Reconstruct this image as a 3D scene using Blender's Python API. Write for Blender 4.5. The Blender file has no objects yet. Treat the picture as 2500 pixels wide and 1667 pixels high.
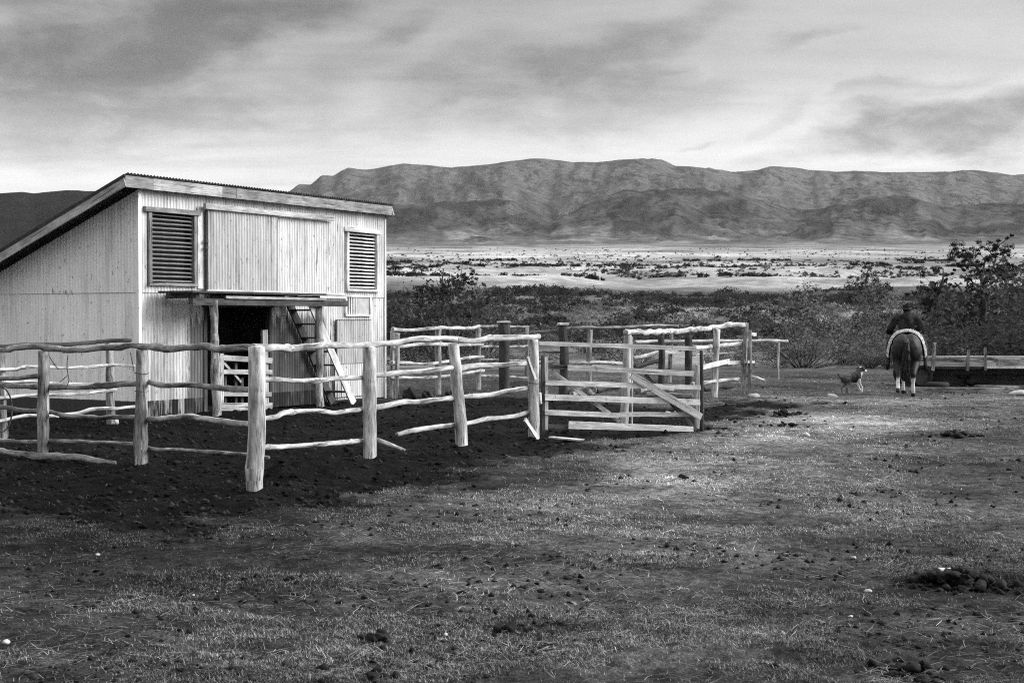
import bpy, math, random
import numpy as np
from mathutils import Vector, Matrix

random.seed(7)
rng = np.random.default_rng(11)
SC = bpy.context.scene
COL = SC.collection

# ------------------------------------------------------------------ camera
F_PX, HOR, EYE = 3472.0, 780.0, 1.7          # focal length (px of a 2500 px wide frame), eye-level row, eye height (m)
PITCH = math.atan((833.5 - HOR) / F_PX)
cam_d = bpy.data.cameras.new('camera')
cam_d.sensor_width = 36.0
cam_d.lens = 36.0 * F_PX / 2500.0
cam_d.clip_start, cam_d.clip_end = 0.1, 40000.0
cam_d.dof.use_dof = True
cam_d.dof.focus_distance = 17.0
cam_d.dof.aperture_fstop = 11.0
cam = bpy.data.objects.new('camera', cam_d)
COL.objects.link(cam)
cam.location = (0, 0, EYE)
cam.rotation_euler = (math.radians(90) - PITCH, 0, 0)
SC.camera = cam

# ------------------------------------------------------------------ view, world, sun
SC.view_settings.view_transform = 'Standard'
SC.view_settings.look = 'None'
SC.view_settings.exposure = 0.7
SC.view_settings.gamma = 1.0
SC.view_settings.use_curve_mapping = False
try:
    SC.cycles.use_denoising = False
    SC.cycles.filter_width = 1.1
    SC.cycles.max_bounces = 6
    SC.cycles.diffuse_bounces = 3
    SC.cycles.volume_bounces = 0
    SC.cycles.sample_clamp_indirect = 1.5
    SC.cycles.sample_clamp_direct = 2.0
    SC.cycles.caustics_reflective = False
    SC.cycles.caustics_refractive = False
except Exception:
    pass

SUN_AZ = math.atan2(0.99, 0.06)               # clockwise from +Y (the view direction)
SUN_EL = math.radians(27)
sun_d = bpy.data.lights.new('sun', 'SUN')
sun_d.energy = 3.0
sun_d.angle = math.radians(34)                # the sun behind thin cloud
sun_d.color = (1, 1, 1)
sun = bpy.data.objects.new('sun', sun_d)
COL.objects.link(sun)
sdir = Vector((math.sin(SUN_AZ) * math.cos(SUN_EL), math.cos(SUN_AZ) * math.cos(SUN_EL), math.sin(SUN_EL)))
sun.rotation_euler = sdir.to_track_quat('Z', 'Y').to_euler()
sun.location = (30, 10, 30)

world = bpy.data.worlds.new('World')
SC.world = world
world.use_nodes = True


class NT:
    """small helper for node trees"""
    def __init__(self, tree):
        self.t = tree
        self.t.nodes.clear()

    def n(self, kind, **kw):
        nd = self.t.nodes.new(kind)
        for k, v in kw.items():
            setattr(nd, k, v)
        return nd

    def put(self, sock, v):
        if isinstance(v, bpy.types.NodeSocket):
            self.t.links.new(v, sock)
        elif v is not None:
            sock.default_value = v

    def math(self, op, a, b=None, c=None, clamp=False):
        nd = self.n('ShaderNodeMath', operation=op, use_clamp=clamp)
        self.put(nd.inputs[0], a)
        if b is not None: self.put(nd.inputs[1], b)
        if c is not None: self.put(nd.inputs[2], c)
        return nd.outputs[0]

    def mapr(self, v, a, b, c, d, kind='SMOOTHSTEP'):
        nd = self.n('ShaderNodeMapRange', interpolation_type=kind)
        for i, x in enumerate((v, a, b, c, d)):
            self.put(nd.inputs[i], x)
        return nd.outputs[0]

    def noise(self, vec, scale, detail=4, rough=0.55, dist=0.0, w=None):
        nd = self.n('ShaderNodeTexNoise')
        self.put(nd.inputs['Vector'], vec)
        nd.inputs['Scale'].default_value = scale
        nd.inputs['Detail'].default_value = detail
        nd.inputs['Roughness'].default_value = rough
        nd.inputs['Distortion'].default_value = dist
        return nd.outputs[0]

    def mapping(self, vec, loc=(0, 0, 0), rot=(0, 0, 0), scale=(1, 1, 1), kind='POINT'):
        nd = self.n('ShaderNodeMapping', vector_type=kind)
        self.put(nd.inputs[0], vec)
        nd.inputs[1].default_value = loc
        nd.inputs[2].default_value = rot
        nd.inputs[3].default_value = scale
        return nd.outputs[0]

    def mix(self, f, a, b):
        # a + f*(b-a) on scalars
        d = self.math('SUBTRACT', b, a)
        return self.math('MULTIPLY_ADD', f, d, a)

    def grey(self, v):
        nd = self.n('ShaderNodeCombineColor')
        for i in range(3):
            self.put(nd.inputs[i], v)
        return nd.outputs[0]


def build_world():
    g = NT(world.node_tree)
    tc = g.n('ShaderNodeTexCoord').outputs['Generated']
    sep = g.n('ShaderNodeSeparateXYZ')
    g.put(sep.inputs[0], tc)
    z = g.math('MAXIMUM', sep.outputs[2], 0.0)
    # cloud-layer coordinates: the direction carried out to a flat layer overhead
    inv = g.math('DIVIDE', 1.0, g.math('ADD', z, 0.10))
    comb = g.n('ShaderNodeCombineXYZ')
    g.put(comb.inputs[0], g.math('MULTIPLY', sep.outputs[0], inv))
    g.put(comb.inputs[1], g.math('MULTIPLY', sep.outputs[1], inv))
    layer = comb.outputs[0]
    # long wind streaks, coarse and fine
    m1 = g.mapping(layer, rot=(0, 0, math.radians(24)), scale=(0.42, 1.25, 1))
    n1 = g.noise(m1, 1.05, 5, 0.5, 0.5)
    m2 = g.mapping(layer, loc=(3.1, 1.7, 0.4), rot=(0, 0, math.radians(30)), scale=(0.7, 2.2, 1))
    n2 = g.noise(m2, 2.1, 6, 0.6, 0.3)
    cover = g.math('ADD', g.math('MULTIPLY', n1, 0.7), g.math('MULTIPLY', n2, 0.3))
    dark = g.mapr(cover, 0.40, 0.72, 0.0, 1.0)
    # warped direction for the individual cloud banks
    wn = g.n('ShaderNodeTexNoise')
    g.put(wn.inputs['Vector'], g.mapping(tc, scale=(1.0, 1.0, 2.6)))
    wn.inputs['Scale'].default_value = 7.0
    wn.inputs['Detail'].default_value = 6.0
    wn.inputs['Roughness'].default_value = 0.55
    sub = g.n('ShaderNodeVectorMath', operation='SUBTRACT')
    g.put(sub.inputs[0], wn.outputs['Color'])
    sub.inputs[1].default_value = (0.5, 0.5, 0.5)
    sca = g.n('ShaderNodeVectorMath', operation='MULTIPLY')
    g.put(sca.inputs[0], sub.outputs[0])
    sca.inputs[1].default_value = (0.20, 0.05, 0.085)
    wd = g.n('ShaderNodeVectorMath', operation='ADD')
    g.put(wd.inputs[0], tc)
    g.put(wd.inputs[1], sca.outputs[0])
    banks = None
    # px, py, half width, half height (in photo px), tilt deg, depth of grey
    for (px, py, sx, sy, tilt, amp) in [
            (250, 135, 290, 85, 16, .85), (640, 20, 300, 62, 8, .62), (930, 95, 170, 40, 16, .30),
            (90, 255, 330, 95, 10, .36), (520, 235, 430, 70, 12, .22), (1010, 260, 430, 60, 10, .20),
            (1500, 130, 330, 55, 20, .30), (1380, 250, 460, 75, 8, .28), (1120, 190, 200, 40, 14, .12),
            (2020, 65, 110, 22, 10, .20), (1960, 262, 130, 26, 16, .16), (2380, 285, 430, 62, 10, .62),
            (2460, 340, 260, 46, -6, .34), (1665, 336, 50, 12, 15, .22), (60, 20, 260, 60, 10, .34),
            (330, 330, 420, 60, 12, .20), (2230, 215, 160, 26, 16, .22)]:
        x0, z0 = (px - 1250) / F_PX, (HOR - py) / F_PX
        L = math.sqrt(x0 * x0 + z0 * z0 + 1)
        mp = g.mapping(wd.outputs[0], loc=(x0 / L, 1 / L, z0 / L), rot=(0, -math.radians(tilt), 0),
                       scale=(sx / F_PX, 0.5, sy / F_PX), kind='TEXTURE')
        ln = g.n('ShaderNodeVectorMath', operation='LENGTH')
        g.put(ln.inputs[0], mp)
        b = g.mapr(ln.outputs['Value'], 1.35, 0.1, 0.0, amp)
        banks = b if banks is None else g.math('ADD', banks, b)
    fine = g.noise(g.mapping(tc, rot=(0, -0.25, 0), scale=(1, 1, 2.4)), 15, 8, 0.62, 0.4)
    banks = g.math('MULTIPLY', banks, g.mapr(fine, 0.34, 0.64, 0.60, 1.3))
    # brightness of the cloud deck: bright low band, greyer overhead, brighter towards the veiled sun
    low = g.mapr(z, 0.085, 0.19, 1.0, 0.0)
    lum = g.mix(low, 0.365, 0.68)
    dt = g.n('ShaderNodeVectorMath', operation='DOT_PRODUCT')
    g.put(dt.inputs[0], tc)
    dt.inputs[1].default_value = sdir
    glow = g.mapr(dt.outputs['Value'], -0.1, 1.0, 0.0, 0.20)
    lum = g.math('ADD', lum, glow)
    lum = g.math('SUBTRACT', lum, 0.05)
    lum = g.math('MULTIPLY', lum, g.mapr(fine, 0.36, 0.64, 1.02, 0.965))
    lum = g.math('MULTIPLY', lum, g.mix(dark, 1.05, 0.68))
    # an overcast deck is brightest overhead
    lum = g.math('MULTIPLY', lum, g.mapr(z, 0.25, 0.9, 1.0, 3.0))
    lum = g.math('MULTIPLY', lum, g.math('SUBTRACT', 1.0, g.math('MULTIPLY', g.math('TANH', g.math('MULTIPLY', banks, 1.7)), 0.70)))
    # the blue sky above the clouds shows through a little (grey: the picture is black and white)
    sky = g.n('ShaderNodeTexSky', sky_type='NISHITA')
    sky.sun_disc = False
    sky.sun_elevation = SUN_EL
    sky.sun_rotation = SUN_AZ
    bw = g.n('ShaderNodeRGBToBW')
    g.put(bw.inputs[0], sky.outputs[0])
    nish = g.math('MULTIPLY', bw.outputs[0], 0.06)
    lum = g.mix(0.90, nish, lum)
    bg = g.n('ShaderNodeBackground')
    g.put(bg.inputs[0], g.grey(lum))
    bg.inputs[1].default_value = 1.0
    out = g.n('ShaderNodeOutputWorld')
    g.put(out.inputs[0], bg.outputs[0])


build_world()

# ------------------------------------------------------------------ picture rays -> places
CO = np.array([0, 0, EYE])
_F = np.array([0, math.cos(PITCH), -math.sin(PITCH)])
_U = np.array([0, math.sin(PITCH), math.cos(PITCH)])


def ray(px, py):
    return _F + np.array([1.0, 0, 0]) * (px - 1250) / F_PX + _U * (833.5 - py) / F_PX


def gnd(px, py, z=0.0):
    d = ray(px, py)
    return CO + d * (z - EYE) / d[2]


def at_depth(px, py, Y):
    d = ray(px, py)
    return CO + d * Y / d[1]


def on_plane(px, py, p, n):
    d = ray(px, py)
    return CO + d * (np.dot(np.asarray(p) - CO, n) / np.dot(d, n))


# ------------------------------------------------------------------ value noise in numpy
def _hash(ix, iy, seed):
    h = (ix.astype(np.int64) * 374761393 + iy.astype(np.int64) * 668265263 + seed * 974711) & 0x7fffffff
    h = ((h ^ (h >> 13)) * 1274126177) & 0x7fffffff
    h = h ^ (h >> 16)
    return (h & 0xffff) / 65535.0


def vnoise(x, y, seed=0):
    ix, iy = np.floor(x), np.floor(y)
    fx, fy = x - ix, y - iy
    fx, fy = fx * fx * fx * (fx * (fx * 6 - 15) + 10), fy * fy * fy * (fy * (fy * 6 - 15) + 10)
    a, b = _hash(ix, iy, seed), _hash(ix + 1, iy, seed)
    c, d = _hash(ix, iy + 1, seed), _hash(ix + 1, iy + 1, seed)
    return (a + (b - a) * fx) * (1 - fy) + (c + (d - c) * fx) * fy


def fbm(x, y, oct=4, seed=0, gain=0.5):
    s, a, t = 0.0, 1.0, 0.0
    for i in range(oct):
        s = s + a * vnoise(x * 2 ** i + 17.3 * i, y * 2 ** i - 9.1 * i, seed + i)
        t += a
        a *= gain
    return s / t


def ridged(x, y, oct=4, seed=0):
    s, a, t = 0.0, 1.0, 0.0
    for i in range(oct):
        s = s + a * (1 - np.abs(2 * vnoise(x * 2 ** i + 5.7 * i, y * 2 ** i + 3.3 * i, seed + i) - 1))
        t += a
        a *= 0.5
    return s / t


def sstep(a, b, x):
    t = np.clip((x - a) / (b - a), 0, 1)
    return t * t * (3 - 2 * t)


# ------------------------------------------------------------------ object helpers
def tag(o, label=None, cat=None, group=None, kind=None):
    if label: o['label'] = label
    if cat: o['category'] = cat
    if group: o['group'] = group
    if kind: o['kind'] = kind
    return o


def empty(name, loc=(0, 0, 0), rz=0.0, label=None, cat=None, group=None):
    o = bpy.data.objects.new(name, None)
    o.empty_display_size = 0.2
    COL.objects.link(o)
    o.location = loc
    o.rotation_euler = (0, 0, rz)
    return tag(o, label, cat, group)


def mesh_data(name, verts, faces, mat=None, uvs=None, smooth=False):
    me = bpy.data.meshes.new(name)
    me.from_pydata([tuple(map(float, v)) for v in verts], [], faces)
    if uvs is not None:
        ul = me.uv_layers.new(name='UVMap')
        ul.data.foreach_set('uv', np.asarray(uvs, dtype=np.float32).ravel())
    if smooth:
        me.polygons.foreach_set('use_smooth', [True] * len(me.polygons))
    if mat: me.materials.append(mat)
    me.update()
    return me


def obj(name, me, parent=None):
    o = bpy.data.objects.new(name, me)
    COL.objects.link(o)
    if parent is not None:
        o.parent = parent
    return o


def fast_mesh(name, verts, tris, mat, attr=None, attr_name='tint'):
    """many triangles, straight from numpy; attr = one value per face corner's vertex"""
    me = bpy.data.meshes.new(name)
    nv, nt = len(verts), len(tris)
    me.vertices.add(nv)
    me.vertices.foreach_set('co', np.asarray(verts, dtype=np.float32).ravel())
    me.loops.add(nt * 3)
    me.loops.foreach_set('vertex_index', np.asarray(tris, dtype=np.int32).ravel())
    me.polygons.add(nt)
    me.polygons.foreach_set('loop_start', np.arange(0, nt * 3, 3, dtype=np.int32))
    if attr is not None:
        a = me.attributes.new(attr_name, 'FLOAT', 'POINT')
        a.data.foreach_set('value', np.asarray(attr, dtype=np.float32))
    me.update(calc_edges=True)
    if mat: me.materials.append(mat)
    return me


class MB:
    """collects shapes for one mesh; UVs are metres across / along"""
    def __init__(s):
        s.v, s.f, s.uv = [], [], []

    def add(s, v, f, uv):
        b = len(s.v)
        s.v += list(v)
        s.f += [tuple(i + b for i in q) for q in f]
        s.uv += list(uv)

    def tube(s, pts, rad, sides=10, step=0.09, wob=0.09, bump=0.08, flat_top=False, oval=1.0):
        P = np.asarray(pts, float)
        R = np.asarray(rad if np.ndim(rad) else [rad] * len(P), float)
        seg = np.linalg.norm(np.diff(P, axis=0), axis=1)
        T = np.concatenate([[0], np.cumsum(seg)])
        L = T[-1]
        n = max(3, int(L / step) + 1)
        t = np.linspace(0, L, n)
        if wob > 0:
            e = min(.02, L * .03)
            t = np.concatenate([[0, e], t[1:-1], [L - e, L]])
            n = len(t)
        # smooth interpolation (Catmull-Rom)
        Q = np.zeros((n, 3))
        for k, tt in enumerate(t):
            i = min(max(np.searchsorted(T, tt) - 1, 0), len(P) - 2)
            u = (tt - T[i]) / max(T[i + 1] - T[i], 1e-9)
            p0, p1, p2, p3 = P[max(i - 1, 0)], P[i], P[i + 1], P[min(i + 2, len(P) - 1)]
            Q[k] = 0.5 * ((2 * p1) + (-p0 + p2) * u + (2 * p0 - 5 * p1 + 4 * p2 - p3) * u * u + (-p0 + 3 * p1 - 3 * p2 + p3) * u ** 3)
        r = np.interp(t, T, R)
        ph = random.uniform(0, 99)
        if wob > 0:
            for ax in range(3):
                Q[:, ax] += r * wob * 2.6 * (2 * vnoise(t * 2.6 + ph + 7 * ax, t * 0 + ph, 13 + ax) - 1) + r * wob * 1.3 * (2 * vnoise(t * 8 + ph + 3 * ax, t * 0, 23 + ax) - 1)
            r = r * np.where((t < .01) | (t > L - .01), .80, 1.0)
        r = r * (1 + wob * (2 * vnoise(t * 3.1 + ph, t * 0 + ph, 3) - 1) * 1.4)
        for _ in range(int(L / 0.9)):                       # knots
            kt = random.uniform(0, L)
            r = r * (1 + random.uniform(0.08, 0.28) * np.exp(-((t - kt) / 0.045) ** 2))
        d = np.gradient(Q, axis=0)
        d /= np.linalg.norm(d, axis=1)[:, None]
        ref = np.array([0, 0, 1.0]) if abs(d[0][2]) < 0.8 else np.array([1.0, 0, 0])
        V, UV, Fc = [], [], []
        A_ = np.cross(np.broadcast_to(ref, d.shape), d)
        A_ /= np.linalg.norm(A_, axis=1)[:, None]
        B_ = np.cross(d, A_)
        th = 2 * math.pi * np.arange(sides) / sides
        TH, TT = np.meshgrid(th, t)
        rr = r[:, None] * (1 + bump * (2 * vnoise(2.2 * np.cos(TH) + ph, 1.6 * np.sin(TH) + TT * 2.2 + ph, 8) - 1) * 1.5)
        W_ = Q[:, None, :] + A_[:, None, :] * (rr * np.cos(TH))[..., None] + B_[:, None, :] * (rr * np.sin(TH) * oval)[..., None]
        V = list(W_.reshape(-1, 3))
        for k in range(n - 1):
            for j in range(sides):
                j2 = (j + 1) % sides
                Fc.append((k * sides + j, k * sides + j2, (k + 1) * sides + j2, (k + 1) * sides + j))
                w = 2 * math.pi * r[k] / sides
                UV += [(j * w, t[k]), ((j + 1) * w, t[k]), ((j + 1) * w, t[k + 1]), (j * w, t[k + 1])]
        for end, k in ((0, 0), (1, n - 1)):
            c = len(V)
            V.append(Q[k] + d[k] * (r[k] * random.uniform(-.1, .25)) * (1 if end else -1))
            for j in range(sides):
                j2 = (j + 1) % sides
                q = (k * sides + j, k * sides + j2, c)
                Fc.append(q if end else q[::-1])
                UV += [(0.0, 50.0 + j * .05), (0.05, 50.0 + j * .05), (0.02, 50.02)]
        s.add(V, Fc, UV)
        return s

    def plank(s, p0, p1, w, t, nrm, jit=0.004, nseg=4, w1=None):
        """board from p0 to p1 (centre line), w wide across, t thick along nrm"""
        p0, p1, nrm = np.asarray(p0, float), np.asarray(p1, float), np.asarray(nrm, float)
        d = p1 - p0
        L = np.linalg.norm(d)
        d /= L
        nrm = nrm - d * np.dot(nrm, d)
        nrm /= np.linalg.norm(nrm)
        a = np.cross(nrm, d)
        V, Fc, UV = [], [], []
        w1 = w if w1 is None else w1
        for k in range(nseg + 1):
            u = k / nseg
            c = p0 + d * L * u
            ww = w + (w1 - w) * u
            for (sa, sn) in ((-1, -1), (1, -1), (1, 1), (-1, 1)):
                V.append(c + a * (sa * ww / 2 + random.uniform(-jit, jit)) + nrm * (sn * t / 2 + random.uniform(-jit, jit) * .4) + d * (random.uniform(-jit, jit) * 2 if k in (0, nseg) else 0))
        ph = random.uniform(0, 40)
        for k in range(nseg):
            for j in range(4):
                j2 = (j + 1) % 4
                Fc.append((k * 4 + j, k * 4 + j2, (k + 1) * 4 + j2, (k + 1) * 4 + j))
                ww = w if j % 2 == 0 else t
                UV += [(ph + j, k / nseg * L + ph), (ph + j + ww, k / nseg * L + ph), (ph + j + ww, (k + 1) / nseg * L + ph), (ph + j, (k + 1) / nseg * L + ph)]
        Fc.append((3, 2, 1, 0)); UV += [(0, 50), (w, 50), (w, 50 + t), (0, 50 + t)]
        b = nseg * 4
        Fc.append((b, b + 1, b + 2, b + 3)); UV += [(0, 50), (w, 50), (w, 50 + t), (0, 50 + t)]
        s.add(V, Fc, UV)
        return s

    def box(s, lo, hi, jit=0.0):
        x0, y0, z0 = lo
        x1, y1, z1 = hi
        V = [(x, y, z) for z in (z0, z1) for (x, y) in ((x0, y0), (x1, y0), (x1, y1), (x0, y1))]
        V = [np.array(v) + np.array([random.uniform(-jit, jit) for _ in range(3)]) for v in V]
        Fc = [(3, 2, 1, 0), (4, 5, 6, 7), (0, 1, 5, 4), (1, 2, 6, 5), (2, 3, 7, 6), (3, 0, 4, 7)]
        dx, dy, dz = x1 - x0, y1 - y0, z1 - z0
        UV = []
        ph = random.uniform(0, 40)
        for (a, b2) in ((dx, dy), (dx, dy), (dx, dz), (dy, dz), (dx, dz), (dy, dz)):
            if a > b2: UV += [(ph, ph), (ph, ph + a), (ph + b2, ph + a), (ph + b2, ph)]
            else: UV += [(ph, ph), (ph + a, ph), (ph + a, ph + b2), (ph, ph + b2)]
        s.add(V, Fc, UV)
        return s

    def lump(s, c, r, squash=0.7, jit=0.25, n=1, seed=0):
        """irregular rounded clod / stone"""
        import bmesh
        bm = bmesh.new()
        bmesh.ops.create_icosphere(bm, subdivisions=n + 1, radius=1.0)
        rx, ry = random.uniform(.8, 1.25), random.uniform(.8, 1.25)
        ph = random.uniform(0, 50)
        V = []
        for v in bm.verts:
            k = 1 + jit * (2 * float(vnoise(np.array([v.co.x * 1.7 + v.co.z * 1.3 + ph]), np.array([v.co.y * 1.7 + ph]), 5)[0]) - 1)
            V.append((c[0] + v.co.x * r * rx * k, c[1] + v.co.y * r * ry * k, c[2] + v.co.z * r * squash * k))
        Fc = [tuple(v.index for v in f.verts) for f in bm.faces]
        bm.free()
        UV = [(0, 0)] * (3 * len(Fc))
        s.add(V, Fc, UV)
        return s

    def build(s, name, mat, parent=None, smooth=False):
        return obj(name, mesh_data(name, s.v, s.f, mat, s.uv, smooth), parent)


# ------------------------------------------------------------------ materials (all grey: the place is shown in black and white)
def new_mat(name):
    m = bpy.data.materials.new(name)
    m.use_nodes = True
    return m, NT(m.node_tree)


def finish(g, val, rough=0.8, spec=0.25, bump=None, bstr=0.4, bdist=0.01, metal=0.0):
    p = g.n('ShaderNodeBsdfPrincipled')
    g.put(p.inputs['Base Color'], g.grey(val))
    g.put(p.inputs['Roughness'], rough)
    p.inputs['Specular IOR Level'].default_value = spec
    p.inputs['Metallic'].default_value = metal
    if bump is not None:
        b = g.n('ShaderNodeBump')
        b.inputs['Strength'].default_value = bstr
        b.inputs['Distance'].default_value = bdist
        g.put(b.inputs['Height'], bump)
        g.put(p.inputs['Normal'], b.outputs[0])
    o = g.n('ShaderNodeOutputMaterial')
    g.put(o.inputs[0], p.outputs[0])


def wood(name, base, contrast=0.5, grain=55, dirt=0.3):
    m, g = new_mat(name)
    uv = g.n('ShaderNodeTexCoord').outputs['UV']
    ob = g.n('ShaderNodeTexCoord').outputs['Object']
    n1 = g.noise(g.mapping(uv, scale=(grain, 3.0, 1)), 1.0, 5, 0.65)
    n2 = g.noise(g.mapping(uv, scale=(9, 1.2, 1)), 1.0, 4, 0.6, 0.4)
    n3 = g.noise(ob, 2.3, 3, 0.6)
    crack = g.mapr(g.noise(g.mapping(uv, scale=(grain * 0.5, 1.1, 1)), 1.0, 3, 0.6), 0.30, 0.40, 0.0, 1.0)
    v = g.math('MULTIPLY', base, g.mapr(n1, 0.25, 0.75, 1 - contrast * .6, 1 + contrast * .35))
    v = g.math('MULTIPLY', v, g.mapr(n2, 0.3, 0.7, 1 - contrast * .7, 1.1))
    v = g.math('MULTIPLY', v, g.mapr(n3, 0.3, 0.65, 1 - dirt, 1.05))
    bark = g.noise(g.mapping(uv, scale=(14, 2.6, 1)), 1.0, 5, 0.7, 0.3)
    v = g.math('MULTIPLY', v, g.mapr(bark, 0.52, 0.64, 1.0, 1 - .62 * contrast))
    kn = g.noise(g.mapping(uv, scale=(7, 7, 1)), 1.0, 3, 0.6)
    v = g.math('MULTIPLY', v, g.mapr(kn, 0.62, 0.72, 1.0, 0.45))
    v = g.math('MULTIPLY', v, g.mapr(crack, 0, 1, 0.30, 1.0))
    finish(g, v, 0.9, 0.12, g.math('ADD', n1, crack), 0.9, 0.012)
    return m


def plain(name, base, var=0.3, scale=8, rough=0.85, spec=0.2, bstr=0.3):
    m, g = new_mat(name)
    ob = g.n('ShaderNodeTexCoord').outputs['Object']
    n1 = g.noise(ob, scale, 5, 0.65)
    n2 = g.noise(ob, scale * .23, 3, 0.5)
    v = g.math('MULTIPLY', base, g.mapr(n1, 0.25, 0.75, 1 - var, 1 + var))
    v = g.math('MULTIPLY', v, g.mapr(n2, 0.3, 0.7, 1 - var * .6, 1 + var * .5))
    finish(g, v, rough, spec, n1, bstr, 0.02)
    return m


def attr_mat(name, rough=0.9, spec=0.1, trans=0.0, mul=1.0, sheen=0.0):
    """colour comes from the per-vertex 'tint' (each leaf, blade or coat patch its own grey)"""
    m, g = new_mat(name)
    a = g.n('ShaderNodeAttribute')
    a.attribute_name = 'tint'
    v = g.math('MULTIPLY', a.outputs['Fac'], mul)
    if trans > 0:
        d = g.n('ShaderNodeBsdfDiffuse'); g.put(d.inputs[0], g.grey(v))
        t = g.n('ShaderNodeBsdfTranslucent'); g.put(t.inputs[0], g.grey(v))
        mx = g.n('ShaderNodeMixShader'); mx.inputs[0].default_value = trans
        g.put(mx.inputs[1], d.outputs[0]); g.put(mx.inputs[2], t.outputs[0])
        o = g.n('ShaderNodeOutputMaterial'); g.put(o.inputs[0], mx.outputs[0])
    else:
        ob = g.n('ShaderNodeTexCoord').outputs['Object']
        n1 = g.noise(ob, 40, 3, 0.6)
        v = g.math('MULTIPLY', v, g.mapr(n1, 0.3, 0.7, 0.8, 1.2))
        p = g.n('ShaderNodeBsdfPrincipled')
        g.put(p.inputs['Base Color'], g.grey(v))
        p.inputs['Roughness'].default_value = rough
        p.inputs['Specular IOR Level'].default_value = spec
        p.inputs['Sheen Weight'].default_value = sheen
        p.inputs['Sheen Roughness'].default_value = 0.35
        o = g.n('ShaderNodeOutputMaterial'); g.put(o.inputs[0], p.outputs[0])
    return m


def sheet_mat(name, base=0.72, front=True):
    """weathered painted corrugated iron; object coordinates are the shed's own metres"""
    m, g = new_mat(name)
    ob = g.n('ShaderNodeTexCoord').outputs['Object']
    sep = g.n('ShaderNodeSeparateXYZ'); g.put(sep.inputs[0], ob)
    x, y, z = sep.outputs[0], sep.outputs[1], sep.outputs[2]
    big = g.noise(g.mapping(ob, scale=(1, 1, .6)), 0.9, 4, 0.6)
    streak = g.noise(g.mapping(ob, scale=(13, 13, 0.7)), 1.0, 5, 0.6)
    fine = g.noise(g.mapping(ob, scale=(40, 40, 3.5)), 1.0, 4, 0.65)
    speck = g.noise(g.mapping(ob, scale=(1, 1, .55)), 15, 3, 0.65)
    v = g.math('MULTIPLY', base, g.mapr(big, 0.3, 0.7, 0.84 if front else 0.93, 1.05))
    v = g.math('MULTIPLY', v, g.mapr(streak, 0.3, 0.7, 0.74 if front else 0.93, 1.05))
    v = g.math('MULTIPLY', v, g.mapr(fine, 0.3, 0.7, 0.82 if front else 0.95, 1.05))
    # rust and dirt runs
    if front:
        zone = g.math('MULTIPLY', g.mapr(x, 0.95, 1.4, 0, 1), g.mapr(x, 4.6, 5.5, 1, 0))
        zone = g.math('MULTIPLY', zone, g.mapr(z, 1.4, 2.15, 1, 0.0))
        zone = g.math('ADD', g.math('MULTIPLY', zone, 0.30), g.mapr(z, 0.0, 1.3, 0.09, 0.0))
        zone2 = g.math('MULTIPLY', g.mapr(x, 4.0, 5.0, 0, .10), g.mapr(x, 5.5, 5.9, 1, 0))
        zone = g.math('ADD', zone, zone2)
    else:
        zone = g.math('MULTIPLY', g.math('MULTIPLY', g.mapr(z, 2.05, 2.18, 0.0, .16), g.mapr(z, 2.19, 2.36, 1.0, 0.0)), g.mapr(big, .45, .6, 0, 1))
        zone = g.math('ADD', zone, g.math('MULTIPLY', g.mapr(z, .6, 1.9, .05, .05), g.mapr(big, .55, .65, 0, 1)))
    rs = g.math('ADD', g.math('MULTIPLY', streak, .6), g.math('MULTIPLY', fine, .4))
    rust = g.mapr(rs, g.math('SUBTRACT', 0.655, zone), g.math('SUBTRACT', 0.73, zone), 0, 0.95)
    v = g.mix(rust, v, g.math('MULTIPLY', v, 0.17))
    run = g.noise(g.mapping(ob, scale=(5, 5, .45)), 1.0, 6, 0.7, 0.2)
    v = g.math('MULTIPLY', v, g.mapr(run, 0.50, 0.66, 1.0, 0.58 if front else 0.76))
    sp = g.mapr(speck, 0.635, 0.68, 0, 0.65)
    v = g.mix(sp, v, 0.12)
    # tarred foot of the wall, worn off the ridges
    wn = g.noise(g.mapping(ob, scale=(10, 10, 1.2)), 1.0, 4, 0.6)
    edge = g.math('ADD', 0.275, g.math('MULTIPLY', g.math('SUBTRACT', wn, .5), 0.02))
    tar = g.mapr(z, edge, g.math('ADD', edge, 0.012), 1.0, 0.0)
    if front:
        tar = g.math('MULTIPLY', tar, g.mapr(x, 4.7, 5.2, 1, 0))
        tar = g.math('MULTIPLY', tar, g.mapr(wn, 0.36, 0.52, 0.25, 1.0))
    else:
        tar = g.math('MULTIPLY', tar, 0.97)
    v = g.mix(tar, v, 0.022)
    finish(g, v, 0.62, 0.3, g.noise(g.mapping(ob, scale=(1, 1, .5)), 3.0, 3, .5), 0.5, 0.02)
    return m


M = {}
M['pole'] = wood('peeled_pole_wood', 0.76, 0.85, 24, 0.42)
M['grey_pole'] = wood('grey_pole_wood', 0.52, 1.0, 26, 0.5)  # old poles; also the left fence arm, its shade put into the tone
M['dark_pole'] = wood('dark_pole_wood', 0.075, 0.5, 45, 0.4)
M['board'] = wood('grey_board_wood', 0.55, 0.5, 60, 0.3)
M['pale_board'] = wood('pale_board_wood', 0.78, 0.4, 60, 0.3)
M['dark_board'] = wood('dark_board_wood', 0.10, 0.5, 60, 0.3)
M['vent_wood'] = wood('vent_slat_wood', 0.30, 0.5, 60, 0.3)
M['fascia'] = wood('fascia_board_wood', 0.36, 0.6, 30, 0.35)
M['front_sheet'] = sheet_mat('painted_iron_front', 0.78, True)
M['side_sheet'] = sheet_mat('painted_iron_side', 0.93, False)
M['door_sheet'] = sheet_mat('painted_iron_door', 0.57, True)
M['roof'] = plain('roof_iron', 0.22, 0.3, 5, 0.6)
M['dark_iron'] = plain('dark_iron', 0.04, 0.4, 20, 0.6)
M['zinc'] = plain('zinc_plate', 0.42, 0.15, 6, 0.6)
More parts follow.
